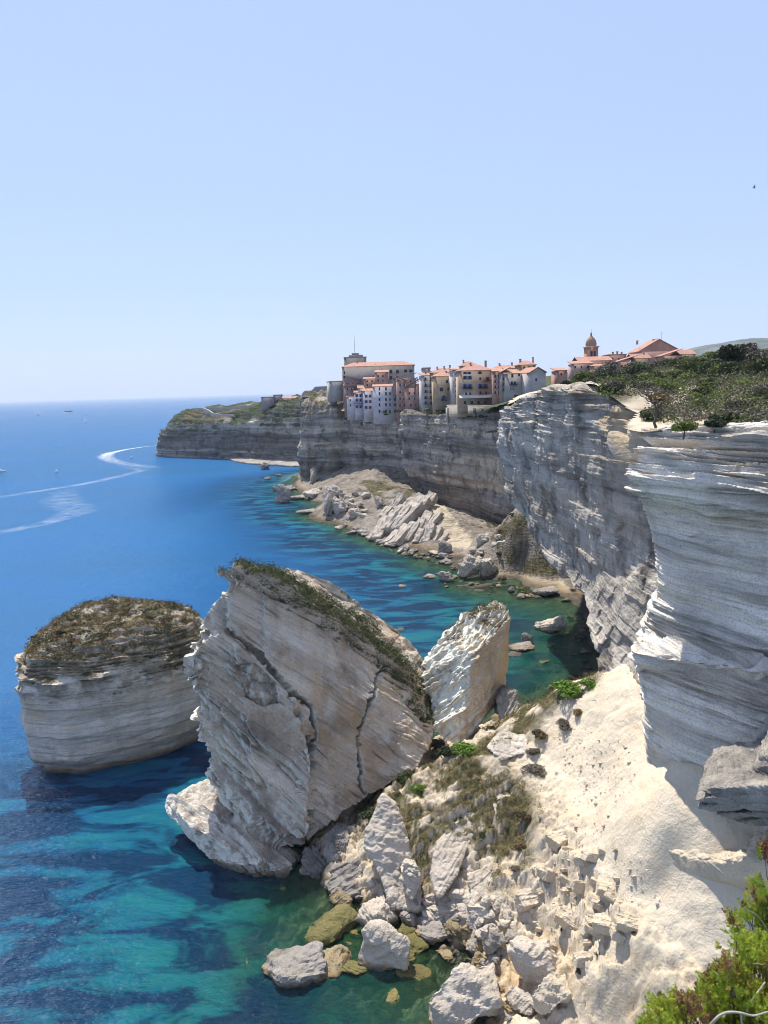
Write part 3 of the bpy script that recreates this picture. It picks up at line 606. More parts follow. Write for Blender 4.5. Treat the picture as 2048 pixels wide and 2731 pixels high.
Cc = [(803, 1082, 1251, 500), (815, 1074, 1262, 494), (832, 1070, 1272, 492), (850, 1072, 1282, 490), (872, 1078, 1295, 487), (906, 1096, 1306, 482), (915, 1100, 1308, 484), (960, 1104, 1306, 470), (1010, 1107, 1302, 456), (1062, 1104, 1310, 440), (1120, 1098, 1330, 425)]
cC = [[aty(u, a + (b - a) * f, Y + dy) for f, dy in ((0, 0), (0.12, -3), (0.4, -2), (0.7, 0), (0.93, 4), (1.15, 4))] for u, a, b, Y in Cc]
cC = [[p + np.array([6, 90, 0]) for p in cC[0]], [p + np.array([3, 25, 0]) for p in cC[0]]] + cC
cC = [[c[0] + np.array([3, 60, 6.0]), c[0] + np.array([0, 20, 3.0])] + c for c in cC]
def d_c(g, n, t, s):
    rib = sstep(-38, -30, -np.abs(g[..., 0] + 42)) * 1.5
    a = strata(g, 4.5, (0, 0), 2.5, 22, 1.0) + strata(g, 2.0, (0, 0), 1.4, 12, 2.0) * 0.6
    return 1.4 * (a - 0.6) + 2.4 * (blocks(g, 9, 13.0, 5.0) - 0.5) + 2.2 * fbm(g, 30, 6, 0.55) + rib * 3.2 * fbm(g * np.array([1, 0.3, 0.18]), 9, 4, off=2.0) + 0.4 * fbm(g, 5, 3)
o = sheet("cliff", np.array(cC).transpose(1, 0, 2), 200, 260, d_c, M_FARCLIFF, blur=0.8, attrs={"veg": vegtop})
tag(o, "dark sheer cliff below the white house, with pale ribs at its left edge", "cliff", kind="structure")
Dd = [(417, 775, 1184, 1190, 1200, 1216), (446, 764, 1126, 1150, 1178, 1218), (490, 750, 1094, 1128, 1172, 1223), (560, 730, 1091, 1138, 1176, 1226), (640, 706, 1087, 1142, 1180, 1226), (700, 690, 1078, 1122, 1180, 1231), (760, 670, 1062, 1110, 1180, 1238), (801, 655, 1056, 1105, 1180, 1244), (850, 635, 1040, 1100, 1180, 1256)]
cD = [[aty(u, a, Y + 28), aty(u, (a + b) / 2, Y + 10), aty(u, b, Y), aty(u, c_, Y + 4), aty(u, d_ - 6, Y + 8), aty(u, d_ + 14, Y + 8)] for u, Y, a, b, c_, d_ in Dd]
cD = [[p + np.array([18, 150, 0]) for p in cD[0]], [p + np.array([2, 40, 0]) for p in cD[0]]] + cD
cD = [[c[0] + np.array([8, 110, 1.0]), c[0] + np.array([2, 30, 0.0])] + c for c in cD]
def d_d(g, n, t, s):
    a = strata(g, 4.0, (0, 0), 2.5, 34, 1.0) + strata(g, 2.0, (0, 0), 1.4, 18, 2.0) * 0.6
    return 2.6 * (a - 0.6) + 3.0 * (blocks(g, 10, 20.0, 5.0) - 0.5) + 3.6 * fbm(g, 40, 6, 0.55) + 0.7 * fbm(g, 7, 3) + 2.2 * sstep(-140, -110, g[..., 0]) * fbm(g * np.array([1, .4, .3]), 12, 4, off=5.0)
vegD = lambda g, n, t, s: sstep(0.12, 0.45, n[..., 2]) * sstep(-0.4, 0.05, fbm(g, 22, 4)) * sstep(12, 24, g[..., 2])
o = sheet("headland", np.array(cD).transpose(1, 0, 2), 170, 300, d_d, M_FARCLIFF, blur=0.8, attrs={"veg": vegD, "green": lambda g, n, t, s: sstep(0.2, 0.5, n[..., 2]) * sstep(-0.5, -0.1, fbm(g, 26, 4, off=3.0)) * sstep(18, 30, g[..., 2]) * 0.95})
tag(o, "long banded headland reaching left into the sea beyond the town", "headland", kind="structure")

# plateau carrying the scrub on the right and the town behind
PLAT = [(1700, 1150, 76.5), (1800, 1135, 72), (1920, 1130, 68), (2050, 1125, 64), (2300, 1120, 58)]
pts = [tuple(aty(u, v, Y) + np.array([0, 0.5, -0.3])) for u, v, Y in PLAT]
pts += [tuple(p + np.array([0.6, 0, -0.25])) for p in EDGE_A]
pts += [tuple(aty(u, v, Y) - np.array([0, 0, dz])) for u, v, Y, dz in [(1740, 1060, 100, 1.0), (1800, 1020, 108, 1.5), (1900, 1005, 108, 1.5), (2048, 995, 105, 1.5), (2300, 960, 100, 1.5), (1660, 1036, 135, 0.6),
        (1560, 1005, 215, 2.0), (1650, 995, 200, 2.5), (1750, 965, 190, 2.5), (1850, 945, 185, 2.5), (2048, 930, 180, 2.5), (2300, 915, 180, 2), (1450, 1035, 260, 1), (1380, 1062, 290, 1), (1500, 1012, 330, 2), (1700, 975, 330, 3), (1900, 940, 330, 4), (2300, 930, 330, 4), (1330, 1070, 330, 1), (1260, 1088, 345, 1), (1150, 1094, 400, 1)]]
pts += [(60, 440, 54), (120, 430, 66), (170, 440, 72), (230, 420, 76), (60, 520, 56), (130, 520, 68), (200, 520, 74), (0, 460, 46), (-30, 500, 46), (-30, 560, 50), (40, 600, 55), (260, 520, 78), (300, 300, 74), (300, 600, 76)]
plat_h = tps(pts)
def plateau():
    x, y = np.meshgrid(np.concatenate([np.arange(24, 80, 0.6), np.arange(80, 330, 2.0)]), np.concatenate([np.arange(60, 240, 0.7), np.arange(240, 640, 2.5)])); z = plat_h(x, y) + 0.6 * fbm(np.stack([x, y, 0 * x], -1), 12, 5) * sstep(0, 8, x - 27)
    g = np.stack([x, y, z], -1); u, v = proj(g); f = grid_faces(*x.shape)
    edge = np.array([(26, 84), (26.0, 77), (27.5, 73.6), (29.8, 70), (33.3, 66.5), (40, 59), (400, 59), (400, 700), (-40, 700), (-40, 520), (0, 440), (20, 420), (28, 380), (33, 345), (40, 320), (46, 290), (52, 262), (38, 225)] + [(p[0] + 0.8, p[1]) for p in EDGE_A] + [(31, 95)])
    keep = inpoly(x, y, [tuple(e) for e in edge]).ravel()[f].all(1)
    me = mesh_np("plateau", g.reshape(-1, 3), f[keep])
    vattr(me, "green", sstep(235, 260, y) * 0.9); vattr(me, "veg", np.maximum(sstep(-0.3, 0.1, fbm(g, 18, 3)) * 0.9, sstep(235, 260, y) * 0.95))
    return me
tag(link("plateau_ground", plateau(), M_TALUS), "scrubby clifftop ground behind the cliff edge", "ground", kind="structure")
# far hill behind the scrub on the right
hx = np.array([[aty(u, v, Y) for u, v in ((1780, 960), (1850, 922), (1900, 912), (1960, 904), (2030, 899), (2100, 902), (2250, 912), (2450, 930))] for Y in (3600,)])[0]
hl = []
for k, (dy, dz) in enumerate(((-900, -1), (-500, 0.45), (-200, 0.85), (0, 1), (500, 0.7), (1500, 0.0))):
    hl.append([np.array([p[0], p[1] + dy, 40 + (p[2] - 40) * max(dz, -0.3)]) for p in hx])
t = NT("hill_scrub"); n = t.noise(t.pos(), 0.012, 5, 0.6)
M_HILL = t.out(t.bsdf(t.ramp(n, [(0.35, (0.04, 0.055, 0.045)), (0.55, (0.08, 0.10, 0.085)), (0.7, (0.15, 0.15, 0.14))]), 0.95))
o = sheet("hill", np.array(hl), 60, 120, lambda g, n, t, s: 14 * fbm(g, 300, 5), M_HILL, blur=1.0, smooth=True)
tag(o, "low bluish hill on the skyline behind the clifftop scrub", "hill", kind="structure")
# ================================================================== sea stacks and the leaning rock
def P(l): return [aty(*q) for q in l]
# --- flat-topped stack on the left: outline in plan at several heights
plan = np.array([(-57.5, 114.0), (-51, 113.6), (-43, 116.5), (-35.5, 121.0), (-30.5, 126.5), (-30, 133), (-34, 140), (-42, 144), (-52, 143.5), (-59.5, 138), (-62, 129), (-61, 120)])
pc = plan.mean(0); plan = pc + np.array([-0.4, 0]) + (plan - pc) * np.array([0.925, 0.93]); bm = bmesh.new()
lev = [(-4, 0.93), (0.3, 0.94), (1.6, 0.93), (3.5, 1.0), (8, 1.035), (12.5, 1.03), (15.5, 1.05), (18, 1.03), (19.6, 0.96), (21.2, 0.83), (22.6, 0.6), (23.4, 0.32)]
rings = []
for z, k in lev:
    rings.append([bm.verts.new((*(pc + (q - pc) * k + np.array([0, 1.0 if z < 3 else 0.0])), z + (0.03 * (q[1] - pc[1]) + 0.012 * (pc[0] - q[0])) * (z > 5))) for q in plan])
for a, b in zip(rings[:-1], rings[1:]):
    for i in range(len(a)):
        bm.faces.new((a[i], a[(i + 1) % len(a)], b[(i + 1) % len(a)], b[i]))
bm.faces.new(rings[-1]); bm.faces.new(rings[0][::-1])
me = remesh(bm, 0.22, 10, "sea_stack")
def d_st(p, n):
    z = p[:, 2]; lay = np.interp(z, [-1, 1, 4, 9, 12, 14, 15.5, 20, 23], [0.7, 0.4, 0.16, 0.2, 0.35, 1.3, 1.6, 1.6, 1.0])
    a = strata(p, 1.0, (0.05, 0.0), 0.9, 5.0, 1.0) + 0.6 * strata(p, 0.45, (0.05, 0), 0.5, 2.6, 2.0)
    w1, w2 = worley(p, 2.2); top = sstep(0.5, 0.8, n[:, 2])
    return lay * (a - 0.6) * (1 - 0.5 * top) + 0.7 * fbm(p, 9, 4) + 0.10 * fbm(p, 1.3, 3) + 0.35 * (strata(p, 2.6, (0.08, 0.0), 1.2, 25, 4.0) - 0.4) * (1 - top) + top * 0.9 * (np.clip(w2 - w1, 0, 0.5) - 0.15)
displace(me, d_st, {"veg": lambda p, n: sstep(0.45, 0.8, n[:, 2]) * sstep(-0.25, 0.2, fbm(p, 3.5, 3)) * (p[:, 2] > 13), "tan": lambda p, n: 0.35 * sstep(0.1, 0.6, fbm(p, 7, 3, off=4.0))})
me.attributes["veg"].data.foreach_set("value", np.maximum(np.array([a_.value for a_ in me.attributes["veg"].data]), 0.55 * sstep(12, 15, verts_of(me)[:, 2] + 1.2 * fbm(verts_of(me), 6, 3)) * sstep(-0.3, 0.3, fbm(verts_of(me), 2.5, 4, off=6.0))).astype(np.float32))
STACK = link("sea_stack", me, M_STACK)
rehome(STACK, (pc[0], pc[1], 0))
tag(STACK, "broad flat-topped sea stack standing alone in the water at left, scrub on its top", "sea stack")

# --- the big leaning rock
front = [(572, 1522, 101), (630, 1510, 102), (699, 1520, 103.5), (769, 1552, 105), (839, 1597, 107), (909, 1650, 109), (979, 1692, 110.5), (1035, 1734, 111), (1091, 1790, 111), (1126, 1852, 110), (1150, 1915, 108.5), (1152, 1960, 107), (1140, 1990, 105), (1110, 2050, 102),
         (1000, 2120, 97.5), (900, 2180, 94.5), (818, 2245, 92), (720, 2270, 91), (640, 2220, 93), (566, 2085, 97), (556, 1997, 98), (533, 1941, 98.5), (531, 1870, 99), (520, 1823, 98.5), (495, 1788, 98), (504, 1753, 98.5), (520, 1711, 99.5), (552, 1683, 100), (540, 1648, 100), (560, 1615, 100.5), (606, 1560, 101)]
off = np.array([4.0, 15.0, -1.5]); bm = bmesh.new(); fr = np.array(P(front)); fc = fr.mean(0)
prism(bm, fr, [fc + (q - fc) * 0.86 + off for q in fr])
blk = [(556, 1690, 99.0), (625, 1690, 100), (700, 1762, 99.6), (775, 1840, 98.6), (815, 1935, 97.2), (832, 2030, 95), (830, 2120, 93), (818, 2235, 90.5), (700, 2205, 92), (566, 2085, 96), (556, 1997, 97), (533, 1941, 97.5), (531, 1870, 98), (522, 1823, 97.5), (497, 1788, 97), (506, 1753, 97.6)]
bf = np.array(P(blk)); prism(bm, bf + np.array([0, -0.6, 0.0]), bf + np.array([1.0, 7, 0]))
SLAB = P([(517, 2097, 101), (585, 2105, 99.5), (640, 2170, 96.5), (760, 2285, 91), (447, 2136, 97.5), (500, 2196, 93), (600, 2256, 89.3), (700, 2298, 87.8), (765, 2315, 87.5), (461, 2172, 98), (503, 2238, 94.5), (594, 2330, 90.2), (650, 2358, 88.6), (750, 2349, 88.6)]); SLAB += [p + np.array([2.0, 7, -2.5]) for p in SLAB]
slabf = [(447, 2136, 97.5), (517, 2097, 99.5), (585, 2105, 98), (640, 2170, 95), (720, 2240, 92.0), (800, 2305, 89.0), (780, 2325, 88), (741, 2349, 87), (650, 2358, 87), (594, 2330, 88), (503, 2238, 92), (461, 2174, 96)]
sb = hull_bm([SLAB]); tm_ = bpy.data.meshes.new('t'); sb.to_mesh(tm_); sb.free(); bm.from_mesh(tm_); bpy.data.meshes.remove(tm_)
toe = [(600, 2300, 91), (700, 2360, 89.5), (830, 2310, 92), (960, 2180, 97), (1120, 2060, 103), (1100, 2000, 106), (700, 2150, 96)]
tf = np.array(P(toe)); prism(bm, tf + np.array([0, 2.0, -0.5]), tf + np.array([3, 9, -3]))
me = remesh(bm, 0.17, 9, "leaning_rock")
c1l = P([(606, 1682, 99.5), (640, 1700, 99.6), (690, 1745, 99.6), (730, 1790, 99.4), (775, 1832, 99), (788, 1880, 98.2), (808, 1930, 97.4), (825, 1975, 96.6), (838, 2010, 96), (832, 2090, 94.4), (826, 2160, 93), (815, 2240, 91)])
c1b = P([(775, 1832, 99), (815, 1870, 99), (838, 1905, 98.6), (845, 1960, 97.6), (838, 2010, 96.5)])
c2l = P([(1030, 1768, 110.6), (1012, 1800, 109.6), (1000, 1832, 108.6), (985, 1868, 107.4), (978, 1905, 106.2), (962, 1935, 105), (964, 1990, 103.6), (960, 2050, 101.5), (968, 2120, 99)])
rightbed = (0.78, 0.05)
def d_ln(p, n):
    u, v = proj(p); fr_ = sstep(0.1, -0.4, n[:, 1])
    q = p + 0.55 * np.stack([pn(p[:, 0] / 1.6, p[:, 1] / 1.6, p[:, 2] / 1.1) + 0.5 * pn(p[:, 0] / .5, p[:, 1] / .5, p[:, 2] / .5), 0 * u, pn(p[:, 0] / 1.1 + 9, p[:, 1] / 1.3, p[:, 2] / 1.1)], -1)
    uq, vq = proj(q); U2 = np.stack([uq, vq], -1) * 0.048; L2 = lambda l: [np.array(proj(a)) * 0.048 for a in l]
    cr = 2.6 * np.exp(-(polydist(U2, L2(c1l)) / 0.27) ** 4) + 2.2 * np.exp(-(polydist(U2, L2(c1b)) / 0.22) ** 4) + 2.4 * np.exp(-(polydist(U2, L2(c2l)) / 0.19) ** 4)
    left = sstep(0.0, -0.5, n[:, 0]); slab = inpoly(u, v, [(430, 2080), (600, 2080), (830, 2320), (700, 2380), (430, 2240)])
    rough = np.clip(0.10 + 0.9 * left * ~slab + 0.15 * slab * sstep(0.1, 0.5, n[:, 2]) + 0.5 * sstep(0.35, 0.7, n[:, 2]), 0, 1.1)
    rough = rough + 0.75 * sstep(0.1, 0.35, pn(p[:, 0] / 6 + 3, p[:, 1] / 6, p[:, 2] / 6) - 0.08) * inpoly(u, v, [(490, 1740), (620, 1740), (770, 1880), (740, 1930), (640, 1890), (520, 1840)])
    a = strata(p, 1.1, rightbed, 0.7, 5.0, 1.0) + 0.6 * strata(p, 0.5, rightbed, 0.5, 3.0, 2.0)
    sb_ = strata(p, 0.8, (-0.42, -0.9), 0.5, 6.0, 1.0) + 0.6 * strata(p, 0.35, (-0.42, -0.9), 0.4, 3.0, 2.0)
    hol = inpoly(u, v, [(625, 1775), (680, 1768), (735, 1820), (742, 1875), (700, 1885), (640, 1850)]) * fr_ * (0.9 + 1.3 * fbm(p, 2.2, 4))
    branch = np.clip(1 - np.abs(pn(p[:, 0] / 3.0 + 0.9 * p[:, 2] / 3, p[:, 1] / 6, p[:, 2] / 9 + 4.0)) * 14, 0, 1) * sstep(0.0, 0.3, pn(p[:, 0] / 7, p[:, 1] / 7, p[:, 2] / 7 + 2))
    return slab * 0.55 * (sb_ - 0.5) + ~slab * (rough * (a - 0.55) * 1.3 + 0.34 * (strata(p, 1.9, rightbed, 1.2, 30, 3.0) - 0.3) + 0.24 * (strata(p, 0.55, rightbed, 0.8, 10, 7.0) - 0.3)) + 0.7 * fbm(p, 9, 5, 0.55) - np.clip(hol, 0, 2.2) - 0.5 * branch * fr_ + 0.07 * fbm(p, 1.1, 3) - cr * fr_
displace(me, d_ln, {"tan": lambda p, n: np.clip(0.55 * sstep(0.0, 0.6, fbm(p * np.array([1, 1, 1]), 6, 4, off=2.2)) * sstep(-5, 6, p[:, 0] + 14), 0, 0.6), "pale": lambda p, n: sstep(0.0, -0.6, n[:, 0]) * 0.8,  # pale colour on left-facing rock stands in for sunlight there
    "veg": lambda p, n: sstep(0.5, 0.75, n[:, 2]) * inpoly(*proj(p), [(570, 1480), (720, 1500), (900, 1620), (1060, 1740), (1180, 1940), (1130, 1940), (1000, 1780), (880, 1700), (700, 1590), (570, 1570)]) * 0.95})
LEAN = rehome(link("leaning_rock", me, M_LEAN), (-13, 96, 0))
tag(LEAN, "huge tilted rock slab with diagonal beds, deep cracks and a scrub-topped edge", "rock")

# --- smaller standing rock behind the ridge
h = [P([(1292, 1622, 121), (1340, 1626, 120), (1361, 1642, 119), (1263, 1745, 112), (1130, 1800, 114), (1126, 1770, 116), (1190, 1680, 119), (1240, 1640, 121), (1346, 1690, 118), (1330, 1860, 115), (1284, 1925, 110), (1222, 1935, 108), (1225, 2000, 107),
        (1155, 1945, 109), (1140, 1860, 112)]) + [p + np.array([3, 11, -1]) for p in P([(1300, 1640, 120), (1140, 1800, 114), (1200, 1960, 108), (1330, 1900, 113)])]]
me = remesh(hull_bm(h), 0.17, 4, "standing_rock")
def d_r3(p, n):
    dip = (-0.75, -0.2); up = np.clip(sstep(0.0, 0.5, n[:, 2]) + sstep(0.2, -0.5, n[:, 0]), 0, 1); w1, w2 = worley(p, 1.5)
    return (0.15 + 0.85 * up) * ((strata(p, 0.9, (-0.7, 0.1), 0.5, 3.0, 1.0) + 0.5 * strata(p, 0.4, (-0.7, 0.1), 0.5, 1.8, 4.0) - 0.5) * 0.9 + 0.7 * (np.clip(w2 - w1, 0, .5) - .2)) + 0.4 * fbm(p, 5, 4) + 0.06 * fbm(p, 1, 3)
displace(me, d_r3, {"tan": lambda p, n: sstep(0.2, 0.6, n[:, 0]) * 0.45, "veg": lambda p, n: sstep(0.6, 0.85, n[:, 2]) * (p[:, 2] > 22) * 0.8, "pale": lambda p, n: sstep(0.1, -0.5, n[:, 0])})  # pale left side has sunlight put into its colour; right side browner
STAND = rehome(link("standing_rock", me, M_STACK), (12, 112, 5))
tag(STAND, "smaller upright rock with a crumbly left side coloured sunlit white, between leaning rock and cove", "rock")

# --- rocks round the foot of the leaning rock and on the ridge
def blob_rock(label, pts, vox, mat, bed=(0, 0), lay=0.35, h=0.6, cell=1.3, name="boulder", cat="boulder", group=None, fb=0.35, attrs=None):
    pts = [np.asarray(q) for q in pts]; me = remesh(hull_bm([pts]), vox, 3, name)
    sz = np.ptp(np.array(pts), axis=0).max()
    def d(p, n):
        w1, w2 = worley(p, cell)
        return lay * (strata(p, h, bed, 0.4, sz * 0.5, 1.0) + 0.5 * strata(p, h * 0.45, bed, 0.3, sz * 0.3, 3.0) - 0.5) + fb * fbm(p, sz * 0.4, 5, 0.55) + (0.12 + lay * 0.5) * 2 * (np.clip(w2 - w1, 0, .4) - .2)
    displace(me, d, attrs); c = np.array(pts).mean(0); c[2] = min(p[2] for p in pts)
    return tag(rehome(link(name, me, mat), c), label, cat, group)
def thick(px_, dy, dz=0.0, k=0.85, dx=0.0):
    a = np.array(P(px_)); c = a.mean(0); return list(a) + [c + (q - c) * k + np.array([dx, dy, dz]) for q in a]
# pale spire in front of the ridge
blob_rock("tall pointed pale boulder leaning on the scrubby ridge, above the grey beach rocks", thick([(1020, 2122, 88), (1050, 2150, 87.5), (1085, 2240, 85), (1100, 2330, 83), (1125, 2380, 81), (1115, 2430, 79.5), (1050, 2420, 79.5), (1010, 2330, 82), (975, 2260, 84.5), (985, 2200, 86)], 6, -1.5), 0.13, M_BOULDER, (0.3, 0.2), 0.06, 0.8, 1.2, fb=0.7)
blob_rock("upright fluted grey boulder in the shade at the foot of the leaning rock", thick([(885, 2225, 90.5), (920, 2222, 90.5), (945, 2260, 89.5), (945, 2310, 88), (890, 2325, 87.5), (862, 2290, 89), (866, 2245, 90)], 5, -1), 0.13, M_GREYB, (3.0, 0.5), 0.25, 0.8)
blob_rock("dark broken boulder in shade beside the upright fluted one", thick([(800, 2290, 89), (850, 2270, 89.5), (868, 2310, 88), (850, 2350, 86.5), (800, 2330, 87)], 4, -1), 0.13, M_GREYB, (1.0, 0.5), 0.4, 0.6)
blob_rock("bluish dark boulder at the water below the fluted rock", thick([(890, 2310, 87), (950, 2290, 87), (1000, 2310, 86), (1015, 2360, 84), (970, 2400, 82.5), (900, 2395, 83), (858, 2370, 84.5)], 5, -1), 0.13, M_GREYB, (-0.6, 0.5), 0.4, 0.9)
blob_rock("pale cracked boulder with yellowish blocks under the pointed one", thick([(1075, 2300, 81), (1110, 2310, 80.5), (1125, 2360, 79.5), (1100, 2400, 79), (1070, 2370, 80)], 3, -1), 0.12, M_BOULDER, (0.4, 0.2), 0.3, 0.6)
blob_rock("grey pointed boulder on the shaded ground right of the standing rock", thick([(1355, 1830, 112), (1385, 1850, 111), (1380, 1900, 109), (1330, 1920, 109), (1325, 1870, 111)], 5, -1), 0.16, M_GREYB, (-1.5, 0.2), 0.3, 0.8)
# crags on the ridge
def crag(label, l, dy, mat, bed, vox=0.15, lay=0.5, h=0.6, **k): return blob_rock(label, [q_ + np.array([0, 1.2, -1.0]) for q_ in thick(l, dy, -1.5, 0.9, 1.0)], vox, mat, bed, 0.08, h, 1.1, "crag", "rock outcrop", "outcrops on the chalk ridge", **k)
crag("tilted pale outcrop with brown scrub on the lower end of the ridge", [(1165, 2250, 82), (1210, 2180, 86), (1270, 2120, 89), (1300, 2140, 88), (1260, 2230, 83.5), (1220, 2330, 79), (1170, 2400, 76.5), (1150, 2340, 79)], 6, M_BOULDER, (-1.2, 0.4))
crag("rounded white-rimmed outcrop with a brown hollow high on the ridge", [(1310, 2120, 88), (1360, 2060, 91), (1390, 2090, 89.5), (1385, 2160, 86), (1330, 2180, 84.5)], 5, M_BOULDER, (-0.4, 0.4))
crag("grey-faced layered outcrop on the ridge crest near the bright green shrub", [(1300, 1985, 95), (1340, 1945, 97), (1410, 1950, 96), (1415, 2000, 93), (1340, 2020, 92)], 5, M_STACK, (0.1, 0.1))
crag("small pale outcrop at the shoreward end of the ridge above the cobbles", [(1250, 2330, 79), (1330, 2290, 81), (1370, 2340, 79), (1340, 2420, 75.5), (1270, 2430, 75)], 4, M_BOULDER, (-0.5, 0.3))
crag("long layered white outcrop crossing the rubble slope near the shore", [(1360, 2430, 75), (1450, 2420, 75), (1560, 2470, 72), (1560, 2500, 71), (1470, 2480, 72.5), (1370, 2460, 73.5)], 4, M_TALUS, (0.1, 0.1))
crag("tan ribbed outcrop on the chalk slope below the cliff foot", [(1690, 2290, 69.5), (1730, 2300, 68.5), (1745, 2350, 67), (1725, 2400, 65.5), (1690, 2400, 66), (1675, 2340, 68)], 3, M_TALUS, (0.1, 0.1), attrs={"tan": lambda p, n: np.full(len(p), 0.5)})
crag("slanting brownish ledge across the chalk slope near the bottom bushes", [(1490, 2600, 66), (1560, 2540, 68.5), (1700, 2440, 71), (1725, 2420, 71), (1720, 2460, 69), (1600, 2560, 66.5), (1520, 2630, 64.5)], 3, M_BOULDER, (-0.5, 0.3))
crag("white crest above a small grey cliff at the bottom of the slope", [(1610, 2600, 63), (1680, 2570, 64), (1780, 2600, 62.5), (1850, 2640, 60.5), (1790, 2690, 58.5), (1740, 2760, 56.5), (1680, 2700, 59), (1640, 2650, 61)], 5, M_CLIFF, (0.3, 0.3))
# layered slab outcrop in front of the buttress at the right edge
SLAT = [(2022, 2012, 2030, 55.6), (2004, 2040, 2060, 55.4), (2030, 2066, 2082, 55.2), (1866, 2098, 2118, 55.6), (1850, 2124, 2142, 55.8), (1862, 2147, 2160, 55.6), (1905, 2166, 2178, 56), (1960, 2184, 2197, 56.2)]
gl_ = []
for u0, va, vb, D_ in SLAT:
    um = u0 + 95
    l = [(u0, (va + vb) / 2 + 2, D_ + 1.0), (u0 + 26, va + 3, D_ + 0.2), (um, va, D_ - 0.7), (2060, va - 3, 54.0), (2260, va - 10, 50), (u0 + 30, vb, D_ + 0.3), (um, vb + 1, D_ - 0.4), (2060, vb, 54.2), (2260, vb - 4, 50)]
    gl_.append(P(l) + [q + np.array([4, 7, 0]) for q in P(l)])
bk = P([(1905, 2105, 57.4), (2060, 2020, 55.6), (2260, 2000, 51.5), (1900, 2160, 57.6), (1985, 2195, 57.4), (2060, 2198, 55.6), (2260, 2190, 51.5)]); gl_.append(bk + [q + np.array([4, 6, 0]) for q in bk])
me = remesh(hull_bm(gl_), 0.075, 2, "ledge")
displace(me, lambda p, n: 0.22 * fbm(p, 2.2, 4) + 0.10 * fbm(p, 0.6, 4) + 0.12 * (strata(p, 0.16, (0.02, 0.02), 0.1, 2.0, 3.0) - 0.3))
tag(rehome(link("rock_ledge", me, M_CAPE), aty(2050, 2190, 55)), "overhanging stack of dark-edged slabs jutting from the buttress at the right edge", "rock ledge")

# --- boulders -------------------------------------------------------
def boulder_mesh(seed, flat=0.7, bed=None, sub=5, ang=0.5):
    q = np.random.default_rng(seed); n = 16
    pts = q.normal(size=(n, 3)); pts /= np.linalg.norm(pts, axis=1)[:, None]; pts *= q.uniform(0.72, 1.12, n)[:, None] * np.array([1, 0.8, flat])
    me = remesh(hull_bm([list(pts)]), 0.06, 2, "boulder"); b = bed or tuple(q.uniform(-1.5, 1.5, 2))
    displace(me, lambda p, n: 0.09 * (strata(p, 0.24, b, 0.1, 0.8, seed) + 0.5 * strata(p, 0.12, b, 0.1, 0.5, seed) - 0.4) + 0.16 * fbm(p, 0.9, 5, 0.55, off=seed * 1.3))
    v = verts_of(me); v /= np.ptp(v[:, 0]); v[:, 2] -= v[:, 2].min(); set_verts(me, v); return me
BM = [boulder_mesh(10 + i, f) for i, f in enumerate((0.75, 0.6, 0.85, 0.5, 0.7, 0.65, 0.8, 0.55))]
_cp = {}
def bmat(i, m):
    k = (i, m.name)
    if k not in _cp: me = BM[i].copy(); me.materials.clear(); me.materials.append(m); _cp[k] = me
    return _cp[k]
def boulder(u, v, wpx, label, mat=None, shape=0, hk=None, z=None, rz=None, group=None, sink=0.12, tilt=(0, 0), cat="boulder"):
    """a boulder whose foot shows at u, v and which looks wpx wide there"""
    mat = mat or M_BOULDER
    if z is None:
        q = atz(u, v, 0.0); zz = 0.0
        for _ in range(8):
            zz = max(ground_z(q[0], q[1]), -0.15); q = 0.5 * q + 0.5 * atz(u, v, zz)
    else: q = atz(u, v, z); zz = z
    s = wpx / F * np.linalg.norm(q - CAM)
    me = bmat(shape % 8, mat); o = bpy.data.objects.new("boulder", me); COL.objects.link(o)
    hk = hk or 1.0; o.scale = (s, s, s * hk); o.rotation_euler = (tilt[0], tilt[1], rz if rz is not None else random.uniform(0, 6.28))
    o.location = (q[0], q[1] + s * 0.3, zz - s * hk * sink)
    return tag(o, label, cat, group)
